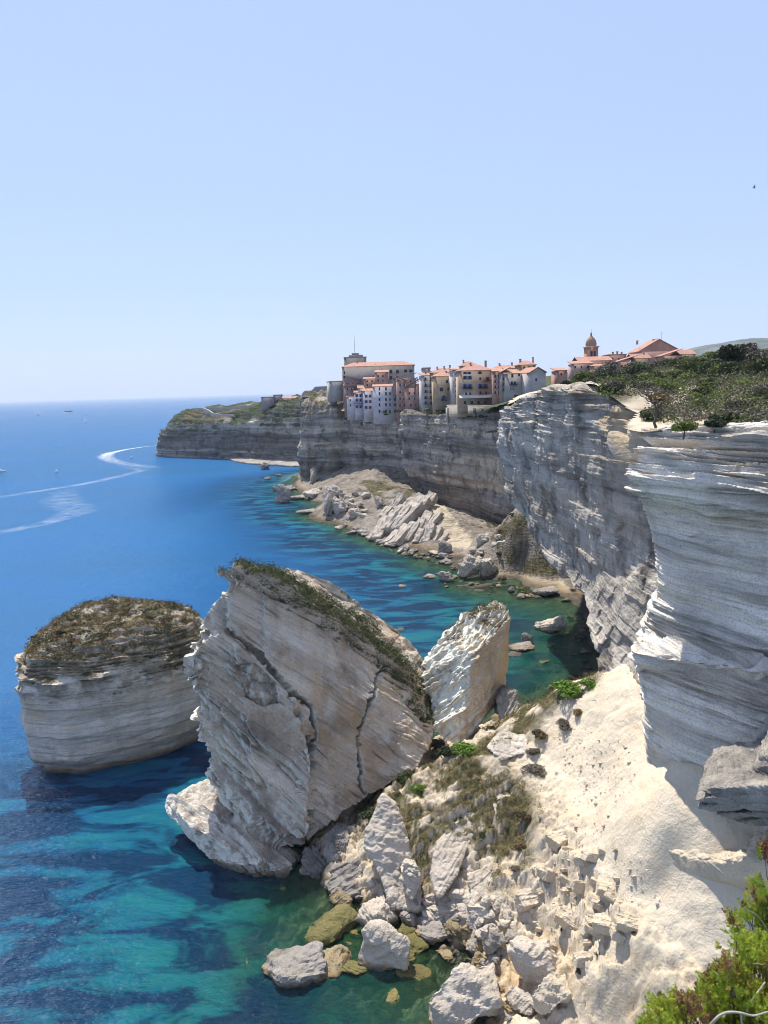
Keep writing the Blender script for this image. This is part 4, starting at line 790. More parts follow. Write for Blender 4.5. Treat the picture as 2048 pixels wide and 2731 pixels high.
B1 = [  # u, foot v, width, label, material, shape, height factor, foot z
    (1238, 2760, 165, "large flat-topped whitish boulder at the bottom edge, cracked on top", M_BOULDER, 0, 0.85, -0.4),
    (1440, 2640, 135, "big rounded pale boulder on the rubble beach beside the chalk slope", M_BOULDER, 2, 1.0, None),
    (1018, 2622, 125, "pyramid-shaped ridged boulder standing in the green shallows", M_BOULDER, 6, 0.95, -0.6),
    (785, 2640, 150, "long dark boulder awash at the outer edge of the shallows", M_GREYB, 3, 0.8, -0.8),
    (880, 2610, 125, "ochre weed-covered boulder awash beside the long dark one", M_OCHRE, 1, 0.55, -0.5),
    (1005, 2490, 120, "wide grey boulder at the waterline below the pale pointed boulder", M_BOULDER, 4, 0.85, -0.3),
    (908, 2432, 75, "bright orange-stained boulder in the shallow water by the shaded rocks", M_OCHRE, 5, 0.9, -0.3),
    (1092, 2480, 52, "small grey boulder with an orange foot right of the wide grey one", M_GREYB, 2, 1.0, -0.1),
    (995, 2408, 45, "small pointed grey boulder behind the wide grey one", M_BOULDER, 6, 1.2, 0.1),
    (1160, 2515, 85, "low dark grey boulder lying in the rock pool shallows", M_GREYB, 3, 0.7, -0.1),
    (1235, 2500, 62, "rounded grey boulder at the pool edge, between the low dark one and the cobbles", M_GREYB, 4, 0.8, 0.0),
    (1180, 2452, 95, "flaky pale boulder pile piece at the head of the beach", M_BOULDER, 1, 0.7, 0.4),
    (1318, 2545, 52, "dark round boulder on the beach left of the big rounded pale one", M_GREYB, 0, 1.0, None),
    (1365, 2525, 48, "dark grey layered stone beside the chalk slope foot", M_GREYB, 7, 0.9, None),
    (1390, 2710, 80, "rubbly tan boulder between the two large pale boulders", M_BOULDER, 5, 1.0, None),
    (1470, 2700, 90, "white rough boulder at the bottom of the slope below the big rounded one", M_TALUS, 0, 0.8, None),
    (1475, 1690, 84, "pale flat-topped boulder standing in the green water of the cove", M_BOULDER, 3, 0.8, -0.5),
    (1390, 1742, 80, "dark low rock breaking the surface of the cove, nearer than the pale one", M_GREYB, 3, 0.45, -0.6),
    (1405, 1722, 32, "small dark knob of rock just behind the low dark cove rock", M_GREYB, 6, 1.0, -0.3),
    (1378, 1750, 55, "submerged-looking dark slab in front of the low dark cove rock", M_GREYB, 1, 0.25, -0.25),
    (1460, 1588, 66, "grey slab lying on the far end of the sandy beach", M_GREYB, 3, 0.5, 0.2),
    (752, 1345, 44, "dark upright offshore boulder under the town cliff, tallest of its cluster", M_GREYB, 6, 1.25, -0.5),
    (790, 1335, 50, "flat dark boulder right of the tall offshore one", M_GREYB, 3, 0.5, -0.4),
    (770, 1310, 45, "grey boulder behind the tall dark offshore one", M_GREYB, 1, 0.7, -0.3),
    (735, 1312, 24, "small dark pointed rock left of the offshore cluster", M_GREYB, 2, 0.9, -0.3),
    (712, 1282, 26, "lone low dark rock in open water below the headland's pale ledge", M_GREYB, 5, 0.8, -0.4),
    (705, 1254, 24, "dark rock at the tip of the headland's pale ledge", M_GREYB, 0, 1.0, -0.3),
    (742, 1272, 20, "small dark rock just off the shore between headland and town cliff", M_GREYB, 4, 0.7, -0.3),
    (815, 1372, 56, "long low dark rock off the white blocks", M_GREYB, 3, 0.4, -0.4),
    (1252, 1540, 66, "white rounded boulder, left of the pair on the cove's point", M_BOULDER, 0, 1.0, 0.3),
    (1300, 1535, 72, "white rounded boulder, right of the pair on the cove's point", M_BOULDER, 4, 1.05, 0.6),
    (1290, 1492, 46, "white standing slab behind the pair of rounded boulders", M_BOULDER, 6, 1.5, 2.0),
    (1192, 1556, 50, "dark grey boulder at the water left of the white pair", M_GREYB, 2, 0.95, -0.3),
    (1145, 1545, 40, "low dark rock furthest out off the cove's point", M_GREYB, 7, 0.5, -0.3),
    (1185, 1482, 40, "grey pointed boulder on the shore below the rubble mound", M_GREYB, 6, 1.0, 0.2),
    (1225, 1465, 36, "pale boulder at the sandy gap right of the rubble mound", M_BOULDER, 1, 0.7, 0.6),
    (1045, 1462, 30, "dark slanting rock off the toe of the rubble mound", M_GREYB, 5, 1.0, -0.3),
]
for u, v, w_, lb, m, s, hk, z in B1:
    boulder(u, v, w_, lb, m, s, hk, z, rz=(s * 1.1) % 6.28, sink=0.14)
# white blocks at the foot of the town cliff and the slabs of the mound
WB = [(870, 1378, 52, 1.5, 6, "tall leaning white block nearest the sea under the town cliff"), (905, 1370, 58, 1.1, 2, "white block right of the tall leaning one"), (890, 1335, 46, 1.0, 0, "white block behind the tall leaning one"), (950, 1380, 50, 0.8, 4, "low white block near the water, left of the mound"),
      (935, 1345, 40, 0.8, 5, "grey-white block on the rubble left of the mound"), (1012, 1350, 36, 1.1, 2, "isolated white block high beside the shaded cave"), (840, 1325, 60, 0.8, 1, "tan boulder at the foot of the pale ribbed cliff"), (832, 1290, 34, 1.3, 6, "white boulder against the pale ribs of the town cliff"), (975, 1330, 30, 0.9, 7, "small pale block below the dark cave")]
for u, v, w_, hk, s, lb in WB: boulder(u, v, w_, lb, M_BOULDER, s, hk, None, rz=s * 0.9, sink=0.15)
SLB = []
for k in range(4):
    q_ = np.random.default_rng(60 + k); pts_ = [np.array([x * q_.uniform(.85, 1.1) * (1 if abs(x) < .4 else q_.uniform(.8, 1.05)), y * q_.uniform(.7, 1.1), z * q_.uniform(.7, 1.1)]) for x in (-0.5, -0.2, 0.15, 0.5) for y in (-0.2, 0.2) for z in (-0.13, 0.13)]
    me = remesh(hull_bm([pts_]), 0.022, 2, "boulder"); displace(me, lambda p, n: 0.03 * fbm(p, 0.3, 4, off=k * 2.0) + 0.025 * (strata(p, 0.06, (0.1, 1.2), 0.02, 0.5, k) - 0.4)); me.materials.append(M_BOULDER); SLB.append(me)
rs = random.Random(4)
for k, (u, v, L) in enumerate([(1000, 1425, 80), (1022, 1412, 100), (1042, 1402, 120), (1066, 1396, 125), (1088, 1388, 120), (1048, 1440, 80), (1072, 1432, 90), (1096, 1424, 95), (1118, 1412, 105), (1110, 1372, 110), (1136, 1396, 95), (1090, 1352, 100), (1120, 1440, 70), (1144, 1432, 75), (1166, 1420, 80), (1160, 1392, 85), (1185, 1436, 60), (1140, 1356, 90), (1060, 1356, 80), (1030, 1376, 80)]):
    L *= rs.uniform(0.6, 1.0); q_ = atz(u, v, 5.0)
    for _ in range(8): q_ = 0.5 * q_ + 0.5 * atz(u, v, ground_z(q_[0], q_[1]))
    s_ = L / F * np.linalg.norm(q_ - CAM); ax = Vector((-0.45 + rs.uniform(-.15, .15), -0.60, -0.50 + rs.uniform(-.15, .15))).normalized(); yv = Vector((0.8, -0.6, rs.uniform(-.2, .3))); zv = ax.cross(yv).normalized(); yv = zv.cross(ax)
    o = bpy.data.objects.new("boulder", SLB[k % 4]); COL.objects.link(o); o.matrix_world = Matrix.Translation((q_[0], q_[1], ground_z(q_[0], q_[1]) + 0.07 * s_)) @ Matrix((ax, yv, zv)).transposed().to_4x4() @ Matrix.Diagonal((s_, s_ * rs.uniform(0.7, 1.1), s_ * rs.uniform(0.9, 1.5), 1))
    tag(o, "long white slab tilted down the rubble mound at the foot of the banded cliff", "boulder", "tilted slabs of the rubble mound")
rb = random.Random(5)
def litter(poly, n, w0, w1, label, mat, group, z=None, hk=(0.5, 0.9)):
    us = [p[0] for p in poly]; vs = [p[1] for p in poly]; k = 0
    while k < n:
        u, v = rb.uniform(min(us), max(us)), rb.uniform(min(vs), max(vs))
        if inpoly(np.array(u), np.array(v), poly):
            boulder(u, v, rb.uniform(w0, w1) ** 1.0 * rb.uniform(0.7, 1.1), label, mat if not isinstance(mat, list) else rb.choice(mat), rb.randrange(8), rb.uniform(*hk), z, group=group, sink=0.2, tilt=(rb.uniform(-.3, .3), rb.uniform(-.3, .3))); k += 1
litter([(1130, 2430), (1250, 2400), (1370, 2440), (1360, 2500), (1220, 2490)], 34, 30, 66, "white cobble-like boulder heaped at the head of the beach", M_BOULDER, "white beach cobbles")
litter([(640, 2440), (760, 2430), (900, 2470), (1130, 2540), (1130, 2731), (900, 2731), (700, 2700), (620, 2560)], 22, 60, 150, "drowned rock showing through the green shallows", M_WEED, "drowned rocks in the shallows", z=-0.95, hk=(0.25, 0.45))
litter([(1040, 2420), (1200, 2430), (1260, 2470), (1140, 2520), (1040, 2480)], 20, 26, 60, "grey flat stone packed at the foot of the pointed boulder and outcrops", [M_GREYB, M_BOULDER], "flat stones below the outcrops")
litter([(1270, 2560), (1380, 2540), (1400, 2600), (1360, 2731), (1330, 2731), (1300, 2640)], 22, 20, 44, "ochre-brown stone along the wet edge of the beach", [M_OCHRE, M_GREYB], "wet stones at the beach edge")
litter([(1130, 2470), (1290, 2480), (1330, 2560), (1290, 2640), (1180, 2560)], 30, 20, 56, "dark wet stone in the rock pool behind the beach", [M_GREYB, M_OCHRE, M_GREYB], "stones in the rock pool")
litter([(930, 1400), (1010, 1440), (1130, 1470), (1210, 1480), (1200, 1510), (1080, 1490), (960, 1440), (880, 1400)], 40, 14, 42, "dark shore stone along the toe of the rubble mound", [M_GREYB, M_GREYB, M_BOULDER], "shore stones below the mound")
litter([(1150, 1500), (1230, 1500), (1240, 1560), (1330, 1560), (1450, 1580), (1430, 1600), (1250, 1590), (1170, 1560)], 24, 10, 28, "dark stone scattered in the shallows of the cove's point", [M_GREYB, M_OCHRE], "stones off the cove's point", z=-0.2)
litter([(1290, 1430), (1330, 1420), (1340, 1500), (1270, 1510), (1250, 1480)], 16, 18, 36, "white block among the rubble behind the cove's rounded pair", M_BOULDER, "white blocks behind the cove's point")
litter([(850, 1300), (960, 1320), (980, 1390), (880, 1380), (800, 1300)], 26, 14, 40, "pale small block in the rubble below the white house cliff", [M_BOULDER, M_GREYB], "small blocks below the town cliff")
litter([(1500, 1600), (1545, 1620), (1570, 1720), (1580, 1790), (1520, 1790), (1530, 1700)], 16, 14, 40, "flat dark rock at the waterline under the overhanging cape", M_GREYB, "flat rocks under the cape", z=-0.15, hk=(0.25, 0.5))
litter([(1400, 1650), (1520, 1690), (1540, 1790), (1400, 1800)], 10, 14, 40, "dim rock showing just under the green cove water", M_WEED, "drowned rocks in the cove", z=-0.6, hk=(0.3, 0.5))
def loose_stones():
    V, Fc, n0 = [], [], 0
    for poly, n in (([(1440, 2040), (1560, 1990), (1660, 2080), (1600, 2250), (1480, 2330), (1430, 2200)], 300), ([(1480, 1960), (1590, 1900), (1690, 2010), (1700, 2150), (1560, 2150)], 160), ([(1420, 2350), (1700, 2350), (1650, 2480), (1500, 2540), (1400, 2480)], 240), ([(1640, 2260), (1760, 2300), (1700, 2420), (1600, 2400)], 60)):
        us = [p[0] for p in poly]; vs = [p[1] for p in poly]; k = 0
        while k < n:
            u, v = rb.uniform(min(us), max(us)), rb.uniform(min(vs), max(vs))
            if not inpoly(np.array(u), np.array(v), poly): continue
            q = atz(u, v, 8.0)
            for _ in range(6): q = 0.5 * q + 0.5 * atz(u, v, ground_z(q[0], q[1]))
            r = rng.normal(size=(9, 3)); r /= np.linalg.norm(r, axis=1)[:, None]; s = rb.uniform(0.06, 0.15) * (2.4 if rb.random() < 0.15 else 1)
            b = hull_bm([list(r * np.array([1, .85, .38]) * s + q + np.array([0, 0, s * 0.02]))]); bmesh.ops.triangulate(b, faces=b.faces); b.verts.index_update()
            V.append(np.array([x.co[:] for x in b.verts])); Fc.append(np.array([[x.index for x in f.verts] for f in b.faces]) + n0); n0 += len(V[-1]); b.free(); k += 1
    return mesh_np("loose_stones", np.concatenate(V), np.concatenate(Fc))
tag(link("loose_stones", loose_stones(), M_TALUS), "small loose chalk stones strewn over the bright slope", kind="stuff")
for u, v, w_ in ((1070, 1567, 28), (1065, 1684, 30)):
    boulder(u, v, w_, "ochre rock just breaking the open cove water, " + ("farther of two" if v < 1600 else "nearer of two"), M_OCHRE, 3, 0.3, -0.3)
kr = random.Random(8); nk = 0
while nk < 40:
    u, v = kr.uniform(1380, 1730), kr.uniform(2230, 2570)
    if not inpoly(np.array(u), np.array(v), [(1400, 2260), (1500, 2240), (1720, 2280), (1730, 2420), (1640, 2520), (1540, 2570), (1400, 2480), (1380, 2400)]): continue
    q_ = atz(u, v, 8.0)
    for _ in range(8): q_ = 0.5 * q_ + 0.5 * atz(u, v, ground_z(q_[0], q_[1]))
    s_ = kr.uniform(20, 72) * kr.uniform(0.6, 1) / F * np.linalg.norm(q_ - CAM); me = SLB[nk % 4].copy() if nk < 4 else RUB[nk % 4]
    if nk < 4: me.materials.clear(); me.materials.append(M_TALUS); RUB = (RUB if nk else []) + [me]
    o = bpy.data.objects.new("boulder", me); COL.objects.link(o); o.location = (q_[0], q_[1], ground_z(q_[0], q_[1]) + 0.04 * s_); o.rotation_euler = (kr.uniform(-.5, .5), kr.uniform(-.2, .5), kr.uniform(-0.6, 0.9)); o.scale = (s_, s_ * kr.uniform(1.2, 1.8), s_ * kr.uniform(1.2, 2.0))
    tag(o, "chalk block half buried in the lower rubble of the bright slope", "boulder", "blocks in the lower rubble"); nk += 1
# pale wave-cut ledge along the headland foot
led = [(612, 1227), (640, 1222), (700, 1226), (760, 1228), (806, 1232), (806, 1246), (780, 1246), (720, 1241), (660, 1238), (625, 1232)]
bm = hull_bm([[atz(u, v, 0.0) * np.array([1, 1, 0]) + np.array([0, 0, z]) for u, v in led for z in (-2.0, 1.6)]])
me = remesh(bm, 0.9, 3, "wave_ledge"); displace(me, lambda p, n: 0.5 * fbm(p, 7, 4))
tag(rehome(link("wave_ledge", me, M_GREYB), (-110, 690, 0)), "low pale wave-cut ledge at the foot of the headland", "rock ledge")
# ================================================================== vegetation
L_DARK = leaf_mat("dark_leaves", (0.018, 0.028, 0.012), (0.048, 0.066, 0.026), (0.09, 0.105, 0.042))
L_OLIVE = leaf_mat("olive_leaves", (0.06, 0.08, 0.02), (0.14, 0.175, 0.04), (0.23, 0.24, 0.07))
L_BRIGHT = leaf_mat("bright_leaves", (0.05, 0.10, 0.012), (0.11, 0.21, 0.02), (0.19, 0.29, 0.04))
L_DRY = leaf_mat("dry_leaves", (0.055, 0.048, 0.036), (0.12, 0.105, 0.08), (0.20, 0.175, 0.14), 0.1)
L_BROWN = leaf_mat("brown_scrub", (0.055, 0.042, 0.018), (0.17, 0.12, 0.052), (0.27, 0.205, 0.11), 0.15)
M_BARK = plain_mat("bark", (0.13, 0.11, 0.09), 0.9, 0.3, 6, 0.6)
M_TWIG = plain_mat("bleached_twig", (0.42, 0.37, 0.31), 0.8, 0.25, 20, 0.5)
M_DRYTW = plain_mat("dark_twig", (0.16, 0.12, 0.09), 0.9, 0.3, 20, 0.5)
CR = [crown(1500, 1.0, 7 + i % 4, 0.085, 50 + i, (0.75, 0.6, 0.9, 0.7, 0.55, 0.8)[i], 0.35) for i in range(6)]
CRS = [crown(420, 1.0, 6, 0.16, 80 + i, 0.7, 0.35) for i in range(3)]
TRK = [trunk_mesh(1.0, 0.055, 30 + i, 6, 0.7) for i in range(3)]
for m_ in TRK: m_.materials.append(M_BARK)
_cc = {}
def cmat(me, m):
    k = (me.name, m.name)
    if k not in _cc: c = me.copy(); c.materials.clear(); c.materials.append(m); _cc[k] = c
    return _cc[k]
def shrub(loc, r, mat, label, group=None, i=None, hk=1.0, small=False, cat="shrub", name="shrub", trunk=True):
    i = random.randrange(6) if i is None else i
    e = empty(name, loc, random.uniform(0, 6.28)); tag(e, label, cat, group)
    c = link("crown" if name == "tree" else "foliage", cmat(CRS[i % 3] if small else CR[i % 6], mat), None, e, (0, 0, 0.0 if not trunk else 0.15 * r)); c.scale = (r, r, r * hk)
    if trunk:
        t_ = link("trunk" if name == "tree" else "stem", TRK[i % 3], None, e); t_.scale = (r, r, r * hk * 0.9)
    return e
def surf_pts(u, v, zf, lo=60, hi=700):
    """first point along the ray at or below a height field"""
    d = ray(u, v); y = np.linspace(lo, hi, 1600); p = CAM + d[None] * (y / d[1])[:, None]; z = zf(p[:, 0], p[:, 1]); k = np.argmax(p[:, 2] <= z)
    return p[k] if p[k, 2] <= z[k] else None
# clifftop scrub -----------------------------------------------------
MAQ = [(1640, 1052), (1700, 1075), (1740, 1135), (1800, 1132), (2060, 1118), (2200, 1115), (2200, 900), (2048, 925), (1960, 925), (1850, 938), (1740, 960), (1660, 985), (1640, 1010)]
kinds = [(L_DARK, "dark green shrub in the dense clifftop scrub"), (L_OLIVE, "yellow-green shrub in the dense clifftop scrub"), (L_DRY, "grey half-dry shrub in the dense clifftop scrub")]
sr = random.Random(11); n = 0; tries = 0; placed = []
while n < 165 and tries < 12000:
    tries += 1
    x, y = sr.uniform(22, 150), 66 + 200 * sr.random() ** 1.5
    z = float(plat_h(np.array([x]), np.array([y]))[0]); u, v = proj((x, y, z))
    if not (1560 < u < 2150 and v < 1150): continue
    if u < 1640 and not (985 < v < 1052): continue
    if v > 1052 and u < 1740 + (1135 - v) * -0.4: continue
    if u < 1700 and v > 1060: continue
    r = sr.uniform(1.0, 2.3) * (0.8 + y / 190)
    if y < 120: r = min(r, 1.7)
    if any((x - a) ** 2 + (y - b) ** 2 < (0.55 * (r + c)) ** 2 for a, b, c in placed): continue
    placed.append((x, y, r))
    k = float(pn(np.array(x / 9.0), np.array(y / 16.0), np.array(0.5))) + sr.uniform(-.3, .3)
    if v > 1040 and 1800 < u < 2000: k -= 0.25
    j = 1 if k < -0.22 else (2 if k > 0.24 else 0)
    shrub((x, y, z - 0.25), r, kinds[j][0], kinds[j][1], "clifftop scrub", hk=sr.uniform(0.75, 1.05)); n += 1
# low cover between the shrubs
def tufts(name, label, pts, nrm, size, per, mat, spread=0.4, h=0.4, kind="stuff", asp=0.5):
    m = len(pts); c = np.repeat(pts, per, 0) + rng.normal(size=(m * per, 3)) * np.array([spread, spread, 0]) ; hgt = np.abs(rng.normal(size=m * per)) * h * np.repeat(rng.uniform(0.3, 1.3, m), per)
    nn = np.repeat(nrm, per, 0); c = c + nn * hgt[:, None] * 0.6; c[:, 2] += hgt * 0.6
    q = nn + rng.normal(size=nn.shape) * 0.8; q /= np.linalg.norm(q, axis=1)[:, None]
    v, f = leaf_quads(c, q, size, asp)
    o = link(name, mesh_np(name, v, f), mat); return tag(o, label, None, None, kind)
x = rng.uniform(24, 150, 60000); y = 66 + 190 * rng.random(60000) ** 1.6; z = plat_h(x, y); u, v = proj(np.stack([x, y, z], -1))
ok = (v < 1128) & (u > 1600) & (u < 2140) & ~((u < 1745) & (v > 1060)) & (pn(x / 5, y / 8, 1.0) > -0.5) & (rng.random(60000) < 0.85)
pp = np.stack([x, y, z], -1)[ok]
kk = pn(pp[:, 0] / 4, pp[:, 1] / 7, 3.0) + rng.uniform(-.2, .2, len(pp)); up_ = lambda q: np.tile([0, 0, 1.0], (len(q), 1))
for nm_, sel, m_, hh_ in (("grey-brown dry", kk > 0.12, L_DRY, 0.5), ("dark green", (kk <= 0.12) & (kk > -0.2), L_DARK, 0.55), ("olive green", kk <= -0.2, L_OLIVE, 0.5)):
    tufts("scrub_cover", nm_ + " low ground cover between the clifftop shrubs", pp[sel], up_(pp[sel]), 0.17, 9, m_, 0.6, hh_)
# skyline trees
def at_plat(u, Y, dz=0.0):
    X = (aty(u, 1000, Y))[0]; return (X, Y, float(plat_h(np.array([X]), np.array([float(Y)]))[0]) + dz)
for u, Y, r, hk, i, lb in [(1900, 150, 3.6, 1.15, 0, "broad dark tree on the scrub skyline, larger of the two in front of the hill"), (1945, 160, 4.4, 1.05, 2, "dense dark tree with a rounded top on the skyline in front of the hill"), (2050, 120, 3.4, 1.2, 3, "dark tree at the right edge of the skyline"), (1590, 205, 3.6, 1.3, 1, "dark juniper tree standing at the cliff edge left of the scrub"), (1635, 200, 3.0, 1.2, 4, "second dark juniper tree beside the white ledge, nearer the scrub"), (1700, 195, 2.8, 1.3, 5, "dark tree below the pink gabled house")]:
    shrub(at_plat(u, Y, -0.3), r, L_DARK, lb, None, i, hk, cat="tree", name="tree")
for k in range(14):
    u = sr.uniform(1440, 1660); Y = sr.uniform(220, 330); shrub(at_plat(u, Y, -0.3), sr.uniform(1.8, 3.2), L_DARK if k % 4 else L_OLIVE, "dark shrub in the band of scrub below the church houses", "scrub below the church", hk=0.8)
for k in range(9):
    u = sr.uniform(1350, 1480); Y = sr.uniform(205, 300); shrub(at_plat(u, Y, -0.3), sr.uniform(0.8, 1.6), L_DRY if k % 2 else L_BROWN, "brownish low shrub on the white ledges right of the grey houses", "low shrubs on the white ledges", hk=0.6)
# the nearly bare tree at the cliff edge
bt = empty("tree", tuple(aty(1752, 1128, 78.0) + np.array([0, 0, -0.1])), 0.3); tag(bt, "nearly bare twiggy tree leaning over the cliff edge at the scrub's left end", "tree")
link("trunk", trunk_mesh(3.4, 0.16, 9, 14, 0.75, 9), M_BARK, bt)
c = link("crown", cmat(CRS[1], L_BROWN), None, bt, (0, 0, 2.2)); c.scale = (1.6, 1.6, 1.1)
# scrub on the stacks ------------------------------------------------
def surf_of(o, poly, nzmin, zmin=-9e9):
    me = o.data; p = verts_of(me) + np.array(o.location); nn = norms_of(me); u, v = proj(p)
    return p, nn, (nn[:, 2] > nzmin) & inpoly(u, v, poly) & (p[:, 2] > zmin)
def cover_on(o, poly, nzmin, every, name, label, mat, size, per, spread, h, dens=None, zmin=-9e9):
    p, nn, k = surf_of(o, poly, nzmin, zmin)
    if dens is not None: k &= dens(p)
    i = np.nonzero(k)[0]; i = rng.permutation(i)[:max(1, int(len(i) / every))]
    return tufts(name, label, p[i], nn[i], size, per, mat, spread, h)
ST_TOP = [(60, 1600), (520, 1590), (540, 1800), (480, 1790), (350, 1770), (200, 1780), (90, 1770), (50, 1690)]
cover_on(STACK, ST_TOP, 0.5, 4, "scrub_cover", "dark heathy cover on the top of the flat sea stack", L_BROWN, 0.14, 8, 0.3, 0.22, lambda p: fbm(p, 4, 3) > -0.22)
cover_on(STACK, ST_TOP, 0.5, 10, "scrub_cover", "darkest cushions in the cover of the flat sea stack", L_DARK, 0.14, 13, 0.4, 0.35, lambda p: fbm(p, 3, 3, off=2.0) > -0.12)
p, nn, k = surf_of(STACK, ST_TOP, 0.5); i = rng.permutation(np.nonzero(k)[0])[:34]
for q in p[i]: shrub(tuple(q - np.array([0, 0, 0.15])), sr.uniform(0.55, 1.25), sr.choice([L_DARK, L_DARK, L_BROWN, L_DRY]), "dark cushion shrub on top of the flat sea stack", "shrubs on the flat stack", hk=0.7, small=True, trunk=False)
LN_TOP = [(570, 1490), (700, 1500), (850, 1580), (1000, 1670), (1120, 1800), (1170, 1930), (1130, 1930), (1040, 1800), (900, 1700), (700, 1580), (580, 1560)]
cover_on(LEAN, LN_TOP, 0.4, 9, "scrub_cover", "dark scrub along the upper edge of the leaning rock", L_DARK, 0.13, 12, 0.35, 0.4)
p, nn, k = surf_of(LEAN, LN_TOP, 0.3); i = rng.permutation(np.nonzero(k)[0])[:24]
for q in p[i]: shrub(tuple(q - np.array([0, 0, 0.15])), sr.uniform(0.5, 1.0), sr.choice([L_DARK, L_DARK, L_OLIVE]), "dark shrub on the upper edge of the leaning rock", "shrubs on the leaning rock", hk=0.9, small=True, trunk=False)
cover_on(STAND, [(1150, 1600), (1370, 1600), (1360, 1680), (1200, 1720)], 0.5, 9, "scrub_cover", "brown scrub on the tip of the standing rock", L_BROWN, 0.12, 10, 0.3, 0.35, lambda p: fbm(p, 3, 3) > 0.0)
# the vegetated ridge ------------------------------------------------
gu, gv = proj(NG); dens = NVEG * (0.6 + 0.6 * pn(NG[..., 0] / 3, NG[..., 1] / 3, 4.0))
k = np.argwhere((rng.random(NVEG.shape) < dens * 0.20)); pp = NG[k[:, 0], k[:, 1]]
nrm = np.tile([-0.3, -0.3, 0.9], (len(pp), 1)); h1_ = rng.random(len(pp)) < 0.7
tufts("heath_cover", "brown heath covering the chalk ridge", pp[h1_], nrm[h1_], 0.085, 10, L_BROWN, 0.22, 0.3)
tufts("heath_cover", "greenish heath tufts mixed through the brown cover of the ridge", pp[~h1_], nrm[~h1_], 0.085, 11, L_OLIVE, 0.22, 0.3)
def on_near(u, v, z):
    q = atz(u, v, z)
    for _ in range(8): q = 0.5 * q + 0.5 * atz(u, v, ground_z(q[0], q[1]))
    return (q[0], q[1], ground_z(q[0], q[1]))
NS = [(1440, 1800, 17, 2.2, L_DARK, "dark shrub at the seaward top of the ridge clump"), (1470, 1835, 17, 3.0, L_DARK, "large dark shrub on the ridge top against the cove water"), (1410, 1830, 16, 2.4, L_DARK, "dark shrub at the lower left of the ridge-top clump"), (1545, 1790, 19, 3.0, L_DARK, "dark shrub next to the cape's foot on the ridge top"),
      (1515, 1845, 18, 2.8, L_BRIGHT, "bright green spreading bush on the ridge top"), (1575, 1830, 19.5, 1.9, L_BRIGHT, "bright green bush touching the cape's foot"), (1245, 2010, 10, 2.3, L_BRIGHT, "bright green bush in the hollow under the standing rock"), (1195, 2015, 9.5, 1.8, L_DARK, "dark shrub left of the bright bush in the hollow"),
      (1165, 1990, 8, 2.2, L_DRY, "brown shrub at the foot of the standing rock"), (1115, 2105, 7.5, 1.3, L_BRIGHT, "small bright green bush at the shaded edge of the ridge"), (1040, 2150, 6, 1.8, L_DARK, "dark shrub in the shaded gully beside the leaning rock"), (1080, 2080, 7, 1.7, L_DARK, "dark shrub higher in the shaded gully"), (990, 2190, 5, 1.6, L_DARK, "dark shrub at the mouth of the shaded gully"),
      (1440, 1960, 14, 1.4, L_BROWN, "brown dry shrub at the top of the chalk slope, left of three"), (1505, 1935, 15.5, 1.6, L_DRY, "grey dry shrub at the top of the chalk slope, middle of three"), (1545, 1905, 18, 1.0, L_BROWN, "brown dry shrub at the top of the chalk slope, nearest the cape"), (1425, 2060, 11.5, 1.7, L_DRY, "dark dry shrub on the edge between ridge and chalk slope"), (1425, 2010, 12.5, 1.2, L_DRY, "dry shrub just above the dark one on the slope's edge"),
      (1400, 2180, 8.5, 1.3, L_BROWN, "brownish shrub halfway down the slope's edge"), (1385, 2260, 7, 1.2, L_BROWN, "brownish shrub low on the slope's edge"), (1375, 2330, 6, 0.8, L_DRY, "grey shrub above the white beach cobbles"), (1600, 2535, 7.5, 0.5, L_BROWN, "small brown shrub on the slanting ledge"), (1690, 2480, 10, 0.45, L_DRY, "small dry shrub in the chalk below the tan outcrop"),
      (1500, 2480, 5, 0.35, L_OLIVE, "tiny green plant on the lower chalk rubble"), (1545, 2600, 5.5, 0.6, L_BROWN, "brown shrub under the slanting ledge near the beach"), (1215, 2300, 6, 0.9, L_BROWN, "brown shrub over the tilted pale outcrop"), (1290, 2230, 7, 0.7, L_DARK, "dark green shrub in the ridge's rocky hollow")]
for u, v, z, r, m, lb in NS:
    q = on_near(u, v, z); shrub((q[0], q[1], q[2] - 0.15), r, m, lb, None, hk=0.55 if m is L_BRIGHT else (0.5 if m is L_DRY else 0.75))
# bushes along the top of the town cliffs and on the cove's hillock
for k in range(24):
    u = sr.uniform(1000, 1330); Yb = np.interp(u, [1000, 1060, 1100, 1200, 1280, 1335], [452, 424, 402, 362, 334, 314]); v = sr.uniform(1092, 1106)
    shrub(tuple(aty(u, v + 2, Yb + 1)), sr.uniform(1.0, 2.4), sr.choice([L_DARK, L_DARK, L_OLIVE]), "shrub on the cliff rim below the tall houses", "shrubs on the town cliff rim", hk=0.8, small=True, trunk=False)
for k in range(16):
    u = sr.uniform(700, 900); v = np.interp(u, [700, 760, 820, 900], [1090, 1075, 1062, 1075]) + sr.uniform(-4, 22); Y = np.interp(u, [700, 801, 806, 900], [705, 672, 520, 496])
    shrub(tuple(aty(u, v, Y)), sr.uniform(1.5, 3.0), sr.choice([L_DARK, L_BROWN, L_OLIVE]), "dull green shrub on the headland slope left of the town", "shrubs on the headland slope", hk=0.6, small=True, trunk=False)
for k in range(14):
    u, v = sr.uniform(1325, 1470), sr.uniform(1410, 1530); q = atz(u, v, 8)
    for _ in range(8): q = 0.5 * q + 0.5 * atz(u, v, ground_z(q[0], q[1]))
    shrub((q[0], q[1], ground_z(q[0], q[1]) - 0.2), sr.uniform(0.9, 2.0), sr.choice([L_DARK, L_OLIVE, L_BROWN]), "green-brown shrub on the hillock behind the cove beach", "shrubs on the cove hillock", hk=0.8, small=True, trunk=False)
